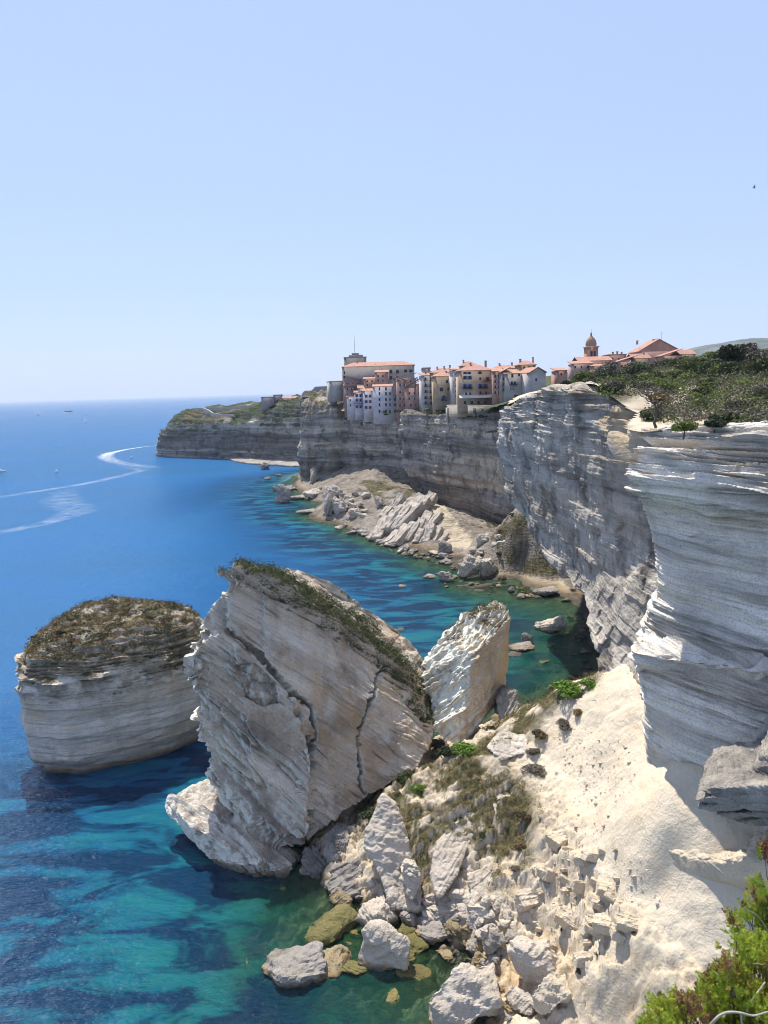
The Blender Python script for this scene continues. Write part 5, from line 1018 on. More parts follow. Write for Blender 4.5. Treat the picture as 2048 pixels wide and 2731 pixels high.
gu2, gv2 = proj(CG); hm_ = inpoly(gu2, gv2, [(1300, 1440), (1370, 1375), (1430, 1370), (1480, 1490), (1490, 1535), (1380, 1530), (1340, 1500)]) & (rng.random(gu2.shape) < 0.5) & (CG[..., 2] > 1.5)
kq = np.argwhere(hm_); pq = CG[kq[:, 0], kq[:, 1]]; hq = rng.random(len(pq)) < 0.55
tufts('heath_cover', 'brown heath over the hillock behind the cove beach', pq[hq], np.tile([-0.3, -0.3, 0.9], (hq.sum(), 1)), 0.24, 6, L_BROWN, 0.6, 0.6)
tufts('heath_cover', 'dark green cover over the hillock behind the cove beach', pq[~hq], np.tile([-0.3, -0.3, 0.9], ((~hq).sum(), 1)), 0.24, 6, L_DARK, 0.6, 0.7)
# foreground bushes at the lower right corner, seen from above -------
M_NEEDLE = leaf_mat("needle_green", (0.09, 0.16, 0.015), (0.21, 0.34, 0.03), (0.38, 0.44, 0.06), 0.45)
M_NEEDLE2 = leaf_mat("needle_yellow", (0.22, 0.21, 0.03), (0.40, 0.38, 0.07), (0.46, 0.42, 0.14), 0.45)
M_RUST = leaf_mat("needle_rust", (0.10, 0.04, 0.02), (0.21, 0.09, 0.045), (0.28, 0.16, 0.09), 0.2)
def shoots(base, dirs, L, per=30, leaf=0.036, wid=0.006):
    """short leafy shoots: narrow blades spiralling round an axis"""
    k = len(base); t = np.tile(np.linspace(0.15, 1, per), k)[:, None]; b = np.repeat(base, per, 0); d = np.repeat(dirs, per, 0); LL = np.repeat(L, per)[:, None]
    c = b + d * t * LL + rng.normal(size=b.shape) * 0.004
    q = rng.normal(size=b.shape); q -= d * (q * d).sum(1)[:, None]; q /= np.linalg.norm(q, axis=1)[:, None]
    ax = d * 0.75 + q * 0.75; ax /= np.linalg.norm(ax, axis=1)[:, None]; sd = np.cross(ax, rng.normal(size=b.shape)); sd /= np.linalg.norm(sd, axis=1)[:, None]
    lf = leaf * rng.uniform(0.7, 1.3, len(c))[:, None] * (1.15 - 0.5 * t)
    v = np.stack([c, c + ax * lf * 0.45 + sd * wid, c + ax * lf, c + ax * lf * 0.45 - sd * wid], 1).reshape(-1, 3)
    return v, np.arange(len(c) * 4).reshape(-1, 4)
def bush(label, poly, D0, n, mix, twigs, thick_=0.35, seed=1):
    q = np.random.default_rng(seed); us = [p[0] for p in poly]; vs = [p[1] for p in poly]; pts = []
    while len(pts) < n:
        u, v = q.uniform(min(us), max(us)), q.uniform(min(vs), max(vs))
        if inpoly(np.array(u), np.array(v), poly) and pn(np.array(u / 70.), np.array(v / 70.), np.array(seed * 1.0)) > -0.28:
            d = ray(u, v); pts.append(CAM + d * (D0 + 0.0016 * (2731 - v) + q.uniform(-thick_, thick_) + 0.25 * float(pn(np.array(u / 90.), np.array(v / 90.), np.array(3.0)))))
    pts = np.array(pts); base = pts.mean(0) - np.array([0, 0, 0.7]); e = empty("bush", tuple(base)); tag(e, label, "bush")
    kk = pn(pts[:, 0] * 3.5, pts[:, 1] * 3.5, pts[:, 2] * 3.5 + seed) + q.uniform(-.25, .25, n)
    o = np.argsort(kk); a, b = int(n * mix[0]), int(n * (mix[0] + mix[1]))
    dirs = (pts - base) / np.linalg.norm(pts - base, axis=1)[:, None] + np.array([0, -0.1, 0.9]) + q.normal(size=pts.shape) * 0.45; dirs /= np.linalg.norm(dirs, axis=1)[:, None]
    for nm_, idx, m in (("foliage", o[:a], M_NEEDLE), ("yellowed_foliage", o[a:b], M_NEEDLE2), ("dry_foliage", o[b:], M_RUST)):
        v_, f_ = shoots(pts[idx] - base, dirs[idx], q.uniform(0.07, 0.15, len(idx)), 30); link(nm_, mesh_np(nm_, v_, f_), m, e)
    tv = [[], []]
    for i in q.permutation(n)[:int(n * 0.16)]:
        s = np.linspace(0, 1, 6)[:, None]; a0 = (base + (pts[i] - base) * np.array([q.uniform(.2, .8), q.uniform(.2, .8), q.uniform(0, .35)])) - base
        l = a0 + s * (pts[i] - base - a0) + q.normal(0, 0.02, (6, 3)); tube(tv, l, 0.008, 0.003, 4)
    link("twigs", tube_mesh("twigs", tv), M_DRYTW, e)
    for tw, r0 in twigs:
        tv = [[], []]; l = np.array([CAM + ray(u, v) * D for u, v, D in tw]) - base
        tt = np.linspace(0, len(l) - 1, 24); i = np.clip(tt.astype(int), 0, len(l) - 2); f_ = (tt - i)[:, None]; g = l[i] * (1 - f_) + l[i + 1] * f_
        for _ in range(3): g[1:-1] = (g[:-2] + 2 * g[1:-1] + g[2:]) / 4
        tube(tv, g, r0, r0 * 0.4, 7); link("branch", tube_mesh("branch", tv), M_TWIG, e)
    return e
bush("low evergreen bush with bare bleached branches in the bottom right corner", [(1690, 2800), (1740, 2690), (1800, 2655), (1850, 2670), (1900, 2600), (1910, 2540), (1970, 2520), (2100, 2490), (2250, 2500), (2250, 2900), (1700, 2900)], 6.6, 3900, (0.62, 0.30),
     [([(1880, 2760, 6.1), (1905, 2718, 6.0), (1935, 2698, 6.0), (1975, 2700, 6.0), (2010, 2712, 6.0), (2040, 2700, 6.0), (2090, 2690, 6.1)], 0.013), ([(1945, 2625, 6.5), (1952, 2590, 6.4), (1950, 2555, 6.4), (1955, 2530, 6.5)], 0.008), ([(1948, 2622, 6.5), (1920, 2605, 6.5), (1905, 2590, 6.6)], 0.006), ([(1990, 2572, 6.6), (2020, 2570, 6.6), (2060, 2580, 6.6)], 0.008), ([(2040, 2620, 6.4), (2010, 2660, 6.3), (1990, 2700, 6.3)], 0.007), ([(1975, 2700, 6.05), (1980, 2750, 6.1)], 0.010)], seed=3)
bush("sparser evergreen bush with rusty dead shoots at the right edge above the corner", [(1975, 2440), (2010, 2350), (2060, 2330), (2250, 2330), (2250, 2560), (2080, 2540), (2000, 2530), (1960, 2500), (1925, 2470), (1935, 2440)], 7.2, 900, (0.58, 0.2),
     [([(2060, 2540, 7.1), (2030, 2500, 7.0), (2000, 2478, 7.0), (1975, 2470, 7.0)], 0.007), ([(2060, 2500, 7.0), (2020, 2440, 7.0), (1990, 2425, 7.0), (1962, 2412, 7.0)], 0.005), ([(2070, 2520, 7.2), (2010, 2515, 7.2), (1965, 2525, 7.2)], 0.006), ([(2070, 2400, 7.1), (2040, 2360, 7.1), (2010, 2345, 7.1)], 0.005)], thick_=0.25, seed=6)
bush("small tuft of rusty and green shoots at the right edge beside the white ledge", [(2015, 2290), (2045, 2250), (2200, 2240), (2200, 2320), (2060, 2320)], 8.2, 220, (0.3, 0.1), [], 0.2, seed=8)
# earth of the cliff edge that carries them
bm = hull_bm([[CAM + ray(u, v) * D for u, v, D in ((1830, 2790, 7.6), (1980, 2640, 8.0), (2120, 2560, 8.4), (2300, 2420, 9), (2700, 2400, 9.5), (2700, 3300, 7), (1900, 3300, 6.5), (1850, 2900, 7.2), (2300, 2500, 12), (2700, 2700, 13), (2000, 2900, 11), (2300, 3300, 12))]])
me = remesh(bm, 0.09, 4, "cliff_edge"); displace(me, lambda p, n: 0.18 * fbm(p, 1.2, 5), {"veg": lambda p, n: np.full(len(p), 0.75)})
tag(link("cliff_edge", me, M_CLIFF), "earthy cliff edge under the corner bushes", "ground", kind="structure")
# ================================================================== the town
M_ROOF = plain_mat("roof_tiles", (0.40, 0.215, 0.155), 0.85, 0.28, 0.9, 0.6)
M_PANE = plain_mat("window_dark", (0.030, 0.035, 0.045), 0.25, 0.2, 0.5, 0.0)
M_SHUT = plain_mat("blue_shutter", (0.10, 0.16, 0.36), 0.6, 0.2, 2, 0.1)
M_SHUTW = plain_mat("pale_shutter", (0.50, 0.50, 0.52), 0.6, 0.2, 2, 0.1)
M_SILL = plain_mat("stone_sill", (0.48, 0.44, 0.38), 0.85, 0.2, 1, 0.2)
M_IRON = plain_mat("dark_iron", (0.05, 0.05, 0.055), 0.6, 0.2, 4, 0.1)
M_AWN = plain_mat("awning", (0.62, 0.59, 0.50), 0.8, 0.1, 1, 0.1)
_pl = {}
def plaster(c):
    if c not in _pl: _pl[c] = plain_mat("plaster", c, 0.9, 0.16, 0.35, 0.25)
    return _pl[c]
def bx(l):
    """one mesh from boxes (x0, x1, y0, y1, z0, z1)"""
    V, Fc = [], []
    for x0, x1, y0, y1, z0, z1 in l:
        b = len(V); V += [(x0, y0, z0), (x1, y0, z0), (x1, y1, z0), (x0, y1, z0), (x0, y0, z1), (x1, y0, z1), (x1, y1, z1), (x0, y1, z1)]
        Fc += [tuple(b + i for i in f) for f in ((0, 1, 5, 4), (1, 2, 6, 5), (2, 3, 7, 6), (3, 0, 4, 7), (4, 5, 6, 7), (3, 2, 1, 0))]
    return mesh_np("box", np.array(V), np.array(Fc))
def poly_mesh(name, V, Fc):
    me = bpy.data.meshes.new(name); me.from_pydata([tuple(v) for v in V], [], Fc); me.update(); return me
def roof_mesh(w, d, h, kind, e=0.45, th=0.28):
    x0, x1, y0, y1 = -w / 2 - e, w / 2 + e, -e, d + e
    if kind == 'shed':   top = [(x0, y0, 0), (x1, y0, 0), (x1, y1, h), (x0, y1, h)]; Fc = [(0, 1, 2, 3)]
    elif kind == 'shedx': top = [(x0, y0, h), (x1, y0, 0), (x1, y1, 0), (x0, y1, h)]; Fc = [(0, 1, 2, 3)]
    elif kind == 'shedl': top = [(x0, y0, 0), (x1, y0, h), (x1, y1, h), (x0, y1, 0)]; Fc = [(0, 1, 2, 3)]
    elif kind == 'ridge': top = [(x0, y0, 0), (x1, y0, 0), (x1, (y0 + y1) / 2, h), (x0, (y0 + y1) / 2, h), (x1, y1, 0), (x0, y1, 0)]; Fc = [(0, 1, 2, 3), (3, 2, 4, 5)]
    elif kind == 'gable': top = [(x0, y0, 0), (0, y0, h), (0, y1, h), (x0, y1, 0), (x1, y0, 0), (x1, y1, 0)]; Fc = [(0, 1, 2, 3), (1, 4, 5, 2)]
    else:
        i = min(w, d) * 0.42; top = [(x0, y0, 0), (x1, y0, 0), (x1, y1, 0), (x0, y1, 0), (x0 + i, d / 2, h), (x1 - i, d / 2, h)]; Fc = [(0, 1, 5, 4), (1, 2, 5), (2, 3, 4, 5), (3, 0, 4)]
    me = poly_mesh("roof", top, Fc); bm = bmesh.new(); bm.from_mesh(me); bmesh.ops.recalc_face_normals(bm, faces=bm.faces)
    r = bmesh.ops.extrude_face_region(bm, geom=bm.faces[:]); bmesh.ops.translate(bm, vec=(0, 0, th), verts=[g for g in r['geom'] if isinstance(g, bmesh.types.BMVert)])
    bmesh.ops.recalc_face_normals(bm, faces=bm.faces); bm.to_mesh(me); bm.free(); return me
WIN = {}
def window(par, x, z, w, h, kind, y=0.0):
    k = (round(w, 1), round(h, 1))
    if k not in WIN:
        WIN[k] = (bx([(-w / 2, w / 2, -0.05, 0.05, 0, h)]), bx([(-w / 2 - 0.15, w / 2 + 0.15, -0.16, 0.02, -0.16, -0.02)]),
                  bx([(-w / 2 - 0.55 * w, -w / 2 - 0.03, -0.12, -0.01, 0, h), (w / 2 + 0.03, w / 2 + 0.55 * w, -0.12, -0.01, 0, h)]),
                  bx([(-w * 1.3, w * 1.3, -1.1, 0.02, -0.22, -0.02)] + [(-w * 1.3 + i * w * 2.6 / 10, -w * 1.3 + i * w * 2.6 / 10 + 0.05, -1.08, -1.02, -0.02, 0.95) for i in range(11)] + [(-w * 1.3, w * 1.3, -1.1, -1.0, 0.95, 1.03)]))
        for m_, mt in zip(WIN[k], (M_PANE, M_SILL, M_SHUT, M_IRON)): m_.materials.append(mt)
    a, b, c, d = WIN[k]
    o = link("window", a, None, par, (x, y, z))
    if kind == 'w': c = cmat(c, M_SHUTW)
    if kind in 'sw': link("shutter", c, None, o)
    else: link("sill", b, None, o)
    if kind in 'SB':
        if kind == 'S': link("shutter", c, None, o)
        link("balcony", d, None, par, (x, y, z))
    return o
def cropA(x, y): return 860 + x / 2.765, 900 + y / 2.765
def cropB(x, y): return 1360 + x / 2.411, 880 + y / 2.411
YB = lambda u: float(np.interp(u, [860, 1000, 1060, 1100, 1150, 1200, 1260, 1312, 1400], [478, 456, 430, 412, 388, 372, 346, 330, 312]))
def building(label, x0, x1, yt, yb, col, roof=('hip', 1.8), wins=(), dY=0, depth=10, yaw=0, crop=cropA, Y=None, cat="house", name="house", chim=(), deep=5, extra=None, roofm=None):
    (u0, v0), (u1, v1) = crop(x0, yt), crop(x1, yb); uc = (u0 + u1) / 2
    Y = (YB(uc) if Y is None else Y) + dY
    a, b = aty(u0, (v0 + v1) / 2, Y), aty(u1, (v0 + v1) / 2, Y); w = (b[0] - a[0]); zt = aty(uc, v0, Y)[2]; zb = aty(uc, v1, Y)[2]; h = zt - zb
    e = empty(name, ((a[0] + b[0]) / 2, Y, zb), yaw); tag(e, label, cat)
    link("wall", bx([(-w / 2, w / 2, 0, depth, -deep, h)]), plaster(col), e)
    if roof:
        k, rh = roof; rm = roof_mesh(w, depth, rh, k) if k != 'flat' else bx([(-w / 2 - 0.2, w / 2 + 0.2, -0.2, 0.25, h, h + rh), (-w / 2 - 0.2, w / 2 + 0.2, depth - 0.25, depth + 0.2, h, h + rh), (-w / 2 - 0.2, -w / 2 + 0.25, 0.25, depth - 0.25, h, h + rh), (w / 2 - 0.25, w / 2 + 0.2, 0.25, depth - 0.25, h, h + rh)])
        r = link("roof" if k != 'flat' else "parapet", rm, (roofm or M_ROOF) if k != 'flat' else plaster(col), e, (0, 0, h if k != 'flat' else 0))
        if k == 'gable':
            link("gable_wall", poly_mesh("gable", [(-w / 2, 0.02, h), (w / 2, 0.02, h), (0, 0.02, h + rh), (-w / 2, 0.4, h), (w / 2, 0.4, h), (0, 0.4, h + rh)], [(0, 1, 2), (5, 4, 3), (0, 2, 5, 3), (2, 1, 4, 5)]), plaster(col), e)
        for cx, cw, ch in chim:
            link("chimney", bx([(-cw / 2, cw / 2, -cw / 2, cw / 2, -0.8, ch), (-cw / 2 - 0.12, cw / 2 + 0.12, -cw / 2 - 0.12, cw / 2 + 0.12, ch, ch + 0.18)]), plaster((0.40, 0.27, 0.21)), r if k != 'flat' else e, (cx * w, depth * 0.45, rh * 0.8 + (0 if k != 'flat' else h)))
    for q in wins:
        x, y, ww, hh, kd = q; uu, vv = crop(x, y); pz = aty(uu, vv, Y); sc_ = Y / F * 1.02
        ww, hh = max(0.8, ww / 2.765 * sc_), max(1.0, hh / 2.765 * sc_)
        window(e, pz[0] - (a[0] + b[0]) / 2, pz[2] - zb - hh / 2, round(ww, 1), round(hh, 1), kd)
    if extra: extra(e, w, h, depth)
    return e
G = lambda xs_, ys_, w, h, k='d': [(x, y, w, h, k) for x in xs_ for y in ys_]
PINK, TAN, WHITE, GREY, ROSE, PEACH, BLUEW = (0.33, 0.205, 0.17), (0.37, 0.28, 0.195), (0.50, 0.48, 0.49), (0.30, 0.27, 0.24), (0.38, 0.22, 0.175), (0.43, 0.26, 0.18), (0.50, 0.48, 0.51)
def flagpole(e, w, h, d):
    tv = [[], []]; tube(tv, [(0, d / 2, h), (0, d / 2, h + 6), (0, d / 2, h + 15)], 0.16, 0.07, 6); link("flagpole", tube_mesh("pole", tv), M_IRON, e)
    link("cap_block", bx([(-4, 5, d / 2 - 3, d / 2 + 3, h, h + 2.2), (-2, 2.5, d / 2 - 1.5, d / 2 + 1.5, h + 2.2, h + 3.4)]), plaster(GREY), e)
building("grey-brown fort block with a tall thin flagpole above the barracks", 160, 324, 152, 215, (0.24, 0.22, 0.20), ('flat', 0.8), [], 32, 14, 0.05, name="fort", cat="fort", extra=flagpole, deep=14)
building("long barracks under a low orange roof, big dark windows at its right", 145, 678, 212, 345, (0.36, 0.31, 0.27), ('hip', 2.6), G((505, 553), (250, 296), 17, 24) + G((612, 652), (246,), 22, 18) + G((160,), (260, 290), 10, 18) + [(464, 250, 10, 20, 'd')], 22, 16, -0.04, name="barracks", cat="barracks", chim=[(-.3, .8, 1.2)], deep=10)
building("squat grey bastion standing alone left of the pink houses", 55, 157, 328, 412, (0.36, 0.34, 0.31), ('flat', 0.7), [], 8, 14, 0.2, name="bastion", cat="bastion")
building("pinkish house with a slanting roof directly under the barracks' left half", 205, 390, 262, 345, ROSE, ('shedl', 5.0), [(300, 300, 9, 14, 'd'), (350, 300, 9, 14, 'd')], 16, 9, 0.05, chim=[(.3, .8, 1.0)])
building("brown-pink house with a square side block under the barracks' middle", 388, 482, 258, 345, ROSE, ('shed', 1.4), G((410, 445), (285, 318), 9, 13), 14, 9, -0.08)
building("peach house with an orange roof and small windows above the white row", 305, 456, 306, 372, PEACH, ('shed', 1.6), G((330, 365, 402, 436), (322, 352), 8, 12), 9, 8, 0.0, chim=[(.35, .6, .9)])
building("rose house with a dark roofline stepping down at the left end of the town", 156, 282, 312, 440, PINK, ('shedx', 2.5), G((185, 225, 262), (345, 385), 9, 14), 8, 9, 0.08)
building("tall narrow pinkish house at the left cliff edge with a little orange roof", 163, 236, 356, 530, PINK, ('shed', 1.6), G((182, 215), (380, 420, 460, 500), 8, 13, 'w'), 4, 8, 0.1)
building("small white house with an orange roof at the cliff edge, lowest of the row", 180, 262, 440, 545, WHITE, ('shed', 1.8), G((205, 240), (462, 500), 9, 13), 0, 7, 0.0)
def blue_rail(e, w, h, d): link("balcony", bx([(-w / 2, w / 2, -1.6, 0.02, h * 0.42, h * 0.42 + 0.25)] + [(-w / 2 + i * w / 8, -w / 2 + i * w / 8 + 0.12, -1.6, -1.5, h * 0.42 + 0.25, h * 0.42 + 1.2) for i in range(9)]), M_SHUT, e)
building("small white house with a blue balcony in the white row", 236, 302, 408, 545, BLUEW, ('shed', 1.4), G((254, 282), (428, 462, 512), 10, 20, 's'), -1, 7, 0.0, extra=blue_rail)
building("white house with blue-shuttered windows and orange roof, left of the tallest white one", 300, 374, 396, 562, BLUEW, ('shed', 2.0), G((322, 352), (432, 472, 515), 9, 20, 's'), -1.5, 7, -0.05)
building("house with an orange roof behind the white row", 262, 345, 376, 420, WHITE, ('shed', 2.4), [(290, 402, 8, 10, 'd')], 3, 7, 0.05)
building("tall white house with four rows of small dark windows above the sheer cliff", 372, 553, 362, 574, BLUEW, ('shed', 1.2), G((420, 468, 534), (378, 413, 457), 11, 20) + G((497,), (413, 457, 495), 8, 16) + G((420, 468, 534), (495, 543), 11, 22) + [(497, 548, 9, 26, 'd')], -3, 9, -0.03, chim=[(.4, .7, 1.0)])
building("narrow rose-brown house between the tall white house and the sloping roofs", 553, 622, 318, 590, PINK, ('shedx', 2.0), G((572, 602), (350, 400, 450, 500, 545), 8, 14, 'w'), 2, 8, 0.06)
building("brown house with a dark shed roof under the barracks' right end", 520, 690, 300, 360, (0.30, 0.23, 0.20), ('shedl', 2.6), G((560, 610, 650), (325,), 9, 12), 14, 9, 0.0)
building("rose house with a long orange sloping roof in the middle of the town", 606, 736, 372, 560, ROSE, ('shedl', 5.5), G((640, 680, 715), (410, 450), 10, 15, 'w') + G((650, 690), (500,), 10, 18), 0, 11, -0.1, chim=[(.2, .7, 1.0), (-.3, .7, 1.0)])
building("small rose house with a stepped orange roof right of the long sloping roof", 690, 745, 340, 470, PINK, ('shedl', 2.5), G((712,), (370, 410), 9, 14, 'w'), 6, 8, 0.0)
building("whitish house with stacked balconies beside the tan arched house", 736, 832, 282, 515, (0.43, 0.39, 0.36), ('shed', 1.4), G((760, 802), (305, 350, 395, 440, 480), 11, 18, 'B'), 4, 10, 0.12, chim=[(-.1, .8, 1.2), (.3, .7, 1.0)])
building("small square tower rising behind the whitish balcony house", 742, 796, 232, 290, (0.30, 0.27, 0.25), ('flat', 0.8), [], 14, 6, 0.1, name="tower", cat="tower")
building("low roofs and chimneys between the square tower and the large tan house", 800, 972, 262, 330, TAN, ('hip', 2.2), [(850, 290, 8, 10, 'd')], 16, 10, 0.0, chim=[(-.2, .7, 1.4), (.1, .7, 1.6), (.35, .8, 2.0)])
def arches(e, w, h, d):
    for ax in (-.22, .18):
        th = np.linspace(0, pi, 12); V = [(ax * w - 1.5, -0.06, 0.2), (ax * w + 1.5, -0.06, 0.2)] + [(ax * w + 1.5 * cos(a), -0.06, 2.4 + 1.5 * sin(a)) for a in th]
        V2 = [(x, 0.05, z) for x, y, z in V]; n = len(V); Fc = [tuple(range(n)), tuple(range(2 * n - 1, n - 1, -1))] + [(i, i + n, (i + 1) % n + n, (i + 1) % n) for i in range(n)]
        link("arch", poly_mesh("arch", V + V2, Fc), plaster((0.30, 0.26, 0.20)), e)
building("tan house with few windows and two arches at street level", 820, 966, 288, 502, (0.38, 0.29, 0.19), ('hip', 1.8), [(918, 326, 15, 20, 'w'), (870, 384, 12, 26, 'd'), (882, 384, 12, 26, 'd'), (930, 378, 12, 16, 's'), (895, 446, 18, 34, 'S')], 0, 11, 0.02, chim=[(.2, .7, 1.2)], extra=arches)
building("slim pale house with white side windows left of the large tan house", 966, 1008, 240, 500, (0.43, 0.38, 0.34), ('shed', 1.0), G((985,), (270, 310, 355, 395, 430), 9, 16, 'w'), 3, 9, 0.15)
def awn(e, w, h, d): link("awning", poly_mesh("awn", [(-w / 2, -0.02, 4.6), (w / 2, -0.02, 4.6), (w / 2, -3.2, 3.6), (-w / 2, -3.2, 3.6), (-w / 2, -0.02, 4.4), (w / 2, -0.02, 4.4), (w / 2, -3.2, 3.2), (-w / 2, -3.2, 3.2)], [(0, 3, 2, 1), (4, 5, 6, 7), (3, 7, 6, 2), (0, 4, 7, 3), (1, 2, 6, 5)]), M_AWN, e)
building("large tan house with blue shutters, balconies and a long pale awning", 1006, 1256, 246, 500, (0.40, 0.30, 0.21), ('hip', 2.6), [(1052, 262, 13, 18, 's'), (1082, 262, 13, 18, 's'), (1160, 260, 13, 20, 's')] + [(1052, 296, 14, 26, 's'), (1085, 296, 14, 26, 's'), (1163, 303, 11, 14, 'd'), (1218, 305, 22, 22, 'B')] + [(1050, 360, 14, 30, 'S'), (1086, 360, 14, 30, 'S'), (1165, 356, 14, 30, 'S'), (1202, 356, 14, 30, 'S')] + [(1060, 420, 15, 26, 'w'), (1090, 420, 15, 26, 'w'), (1165, 412, 14, 26, 'B'), (1205, 412, 14, 26, 'B')] + G((1050, 1100, 1150, 1200), (480,), 18, 20), -1, 14, 0.0, chim=[(-.1, .8, 1.4), (.35, .9, 2.2)], extra=awn)
building("attic storey with its own orange roof on top of the large tan house", 1022, 1142, 212, 246, (0.40, 0.30, 0.21), ('hip', 2.0), [], 4, 8, 0.0, deep=1, chim=[(-.3, .7, 1.3)])
building("narrow rose house squeezed against the right of the large tan house", 1256, 1322, 252, 470, ROSE, ('shed', 1.4), G((1275, 1303), (285, 325, 365, 405), 8, 14, 'w'), 2, 10, -0.1)
building("brownish house with a flat orange top behind the grey balcony house", 1260, 1445, 232, 300, TAN, ('hip', 1.6), G((1300, 1345, 1390), (262,), 9, 12), 22, 9, 0.0, chim=[(-.2, .7, 1.2), (.3, .7, 1.4)])
building("brown house with a shed roof between the rose one and the grey balcony house", 1318, 1380, 258, 440, (0.33, 0.26, 0.22), ('shedl', 2.0), G((1340,), (300, 340, 380), 9, 14, 'B'), 2, 9, 0.05)
building("grey house with a long balcony and paired lower windows at the ledges", 1345, 1522, 268, 428, (0.38, 0.34, 0.30), ('shed', 1.8), [(1400, 282, 16, 22, 'd'), (1450, 275, 11, 14, 'd'), (1490, 275, 12, 18, 's'), (1510, 275, 12, 18, 's'), (1395, 336, 14, 20, 'B'), (1420, 336, 14, 20, 'B'), (1492, 328, 12, 22, 'B'), (1393, 377, 9, 18, 'w'), (1407, 377, 9, 18, 'w')], 6, 10, 0.0, deep=8)
building("upper storey house with two dark openings and an orange roof behind the grey one", 1446, 1572, 205, 262, TAN, ('hip', 1.8), [(1487, 224, 14, 18, 'd'), (1525, 224, 18, 20, 'd')], 18, 9, 0.0, chim=[(-.3, .8, 1.2), (.45, .6, 1.8)])
building("whitish gabled house with an orange roof right of the grey balcony house", 1522, 1652, 262, 362, (0.44, 0.40, 0.37), ('gable', 2.2), [(1575, 310, 8, 12, 'd')], 4, 11, 0.25, deep=8)
building("low pinkish house at the right end of the main row, half behind scrub", 296, 368, 262, 312, ROSE, ('shed', 1.2), [(330, 285, 9, 10, 'd')], 0, 9, 0.0, crop=cropB, Y=330, deep=8)
# retaining wall
w0, w1 = aty(1192, 1083, 359), aty(1314, 1083, 324); dx = w1 - w0; L = float(np.hypot(dx[0], dx[1])); hh = 9.0
e = empty("retaining_wall", (w0[0], w0[1], w0[2] - hh + 0.5), math.atan2(dx[1], dx[0])); hh = 7.0; e.location.z = w0[2] - hh + 0.5; tag(e, "pale stone retaining wall on the cliff rim below the large tan house", "wall")
link("wall", bx([(0, L, 0, 2.0, -1, hh - 0.4)]), plaster((0.30, 0.28, 0.25)), e); link("coping", bx([(-0.2, L + 0.2, -0.2, 2.2, hh - 0.397, hh)]), plaster((0.45, 0.42, 0.38)), e)
for k in (0.0, 0.62): link("buttress", bx([(k * L, k * L + 1.6, -0.7, -0.003, -1, hh - 1.2)]), plaster((0.36, 0.34, 0.31)), e)
# the church quarter, farther back on the hill
YC = 430
def church_extra(e, w, h, d):
    link("cornice", bx([(-w / 2 - 0.5, w / 2 + 0.5, -0.5, d + 0.5, h, h + 0.7), (-w / 2 - 0.25, w / 2 + 0.25, -0.25, d + 0.25, h * 0.28, h * 0.28 + 0.5)]), plaster((0.45, 0.33, 0.25)), e)
    th = np.linspace(0, 2 * pi, 20, endpoint=False); prof = [(w * 0.50, 0.7), (w * 0.50, 1.4), (w * 0.52, 2.0), (w * 0.47, 3.6), (w * 0.34, 5.0), (w * 0.17, 6.0), (w * 0.10, 6.4), (w * 0.09, 7.4), (w * 0.02, 8.6)]
    V = np.array([[(r * cos(a), r * sin(a) + d / 2, z + h) for a in th] for r, z in prof]).reshape(-1, 3); me = mesh_np("dome", V, np.concatenate([np.stack([np.arange(20) + k * 20, (np.arange(20) + 1) % 20 + k * 20, (np.arange(20) + 1) % 20 + (k + 1) * 20, np.arange(20) + (k + 1) * 20], -1) for k in range(len(prof) - 1)]), True)
    dm = link("dome", me, plaster((0.36, 0.23, 0.16)), e); tv = [[], []]; tube(tv, [(0, d / 2, h + 8.4), (0, d / 2, h + 9.4), (0, d / 2, h + 10.4)], 0.12, 0.05, 5); link("finial", tube_mesh("finial", tv), M_IRON, dm)
    for ax, side in ((-0.9, 0), (0.9, 0)):
        a_ = np.linspace(0, pi, 10); V = [(ax - 0.65, -0.06, h * 0.42), (ax + 0.65, -0.06, h * 0.42)] + [(ax + 0.65 * cos(q), -0.06, h * 0.72 + 0.65 * sin(q)) for q in a_]; n = len(V); V2 = [(x, 0.06, z) for x, y, z in V]
        link("belfry_opening", poly_mesh("opening", V + V2, [tuple(range(n)), tuple(range(2 * n - 1, n - 1, -1))] + [(i, i + n, (i + 1) % n + n, (i + 1) % n) for i in range(n)]), M_PANE, e)
building("slender domed bell tower above the church roofs", 500, 568, 112, 215, (0.42, 0.25, 0.17), None, [], 6, 6.5, 0.1, crop=cropB, Y=YC, name="bell_tower", cat="bell tower", deep=4, extra=church_extra)
building("church nave with a long dull roof below the bell tower", 440, 655, 200, 262, (0.40, 0.28, 0.23), ('ridge', 2.4), [], 0, 14, 0.0, crop=cropB, Y=YC - 8, name="church", cat="church", deep=6)
building("pink house with a pinkish flat roof at the left of the church", 398, 530, 218, 268, (0.42, 0.29, 0.26), ('shed', 1.6), G((420, 460, 500), (238,), 7, 10), 0, 9, 0.0, crop=cropB, Y=YC - 20, deep=6)
building("low peach wall-like house under the church nave", 528, 692, 232, 272, PEACH, ('shed', 1.0), G((560, 610, 655), (250,), 7, 9), 0, 8, 0.0, crop=cropB, Y=YC - 26, deep=6)
building("rose house with a row of chimneys between bell tower and gabled house", 632, 748, 162, 215, ROSE, ('flat', 0.6), G((660, 700), (185,), 7, 10), 0, 10, 0.05, crop=cropB, Y=YC + 4, chim=[(-.1, .9, 1.4), (.15, .9, 1.6), (.4, .8, 1.2)], deep=8)
building("peach house with a stepped orange roof right of the church", 690, 812, 205, 268, PEACH, ('shedl', 3.0), G((720, 770), (232,), 8, 10), 0, 9, 0.0, crop=cropB, Y=YC - 24, deep=6)
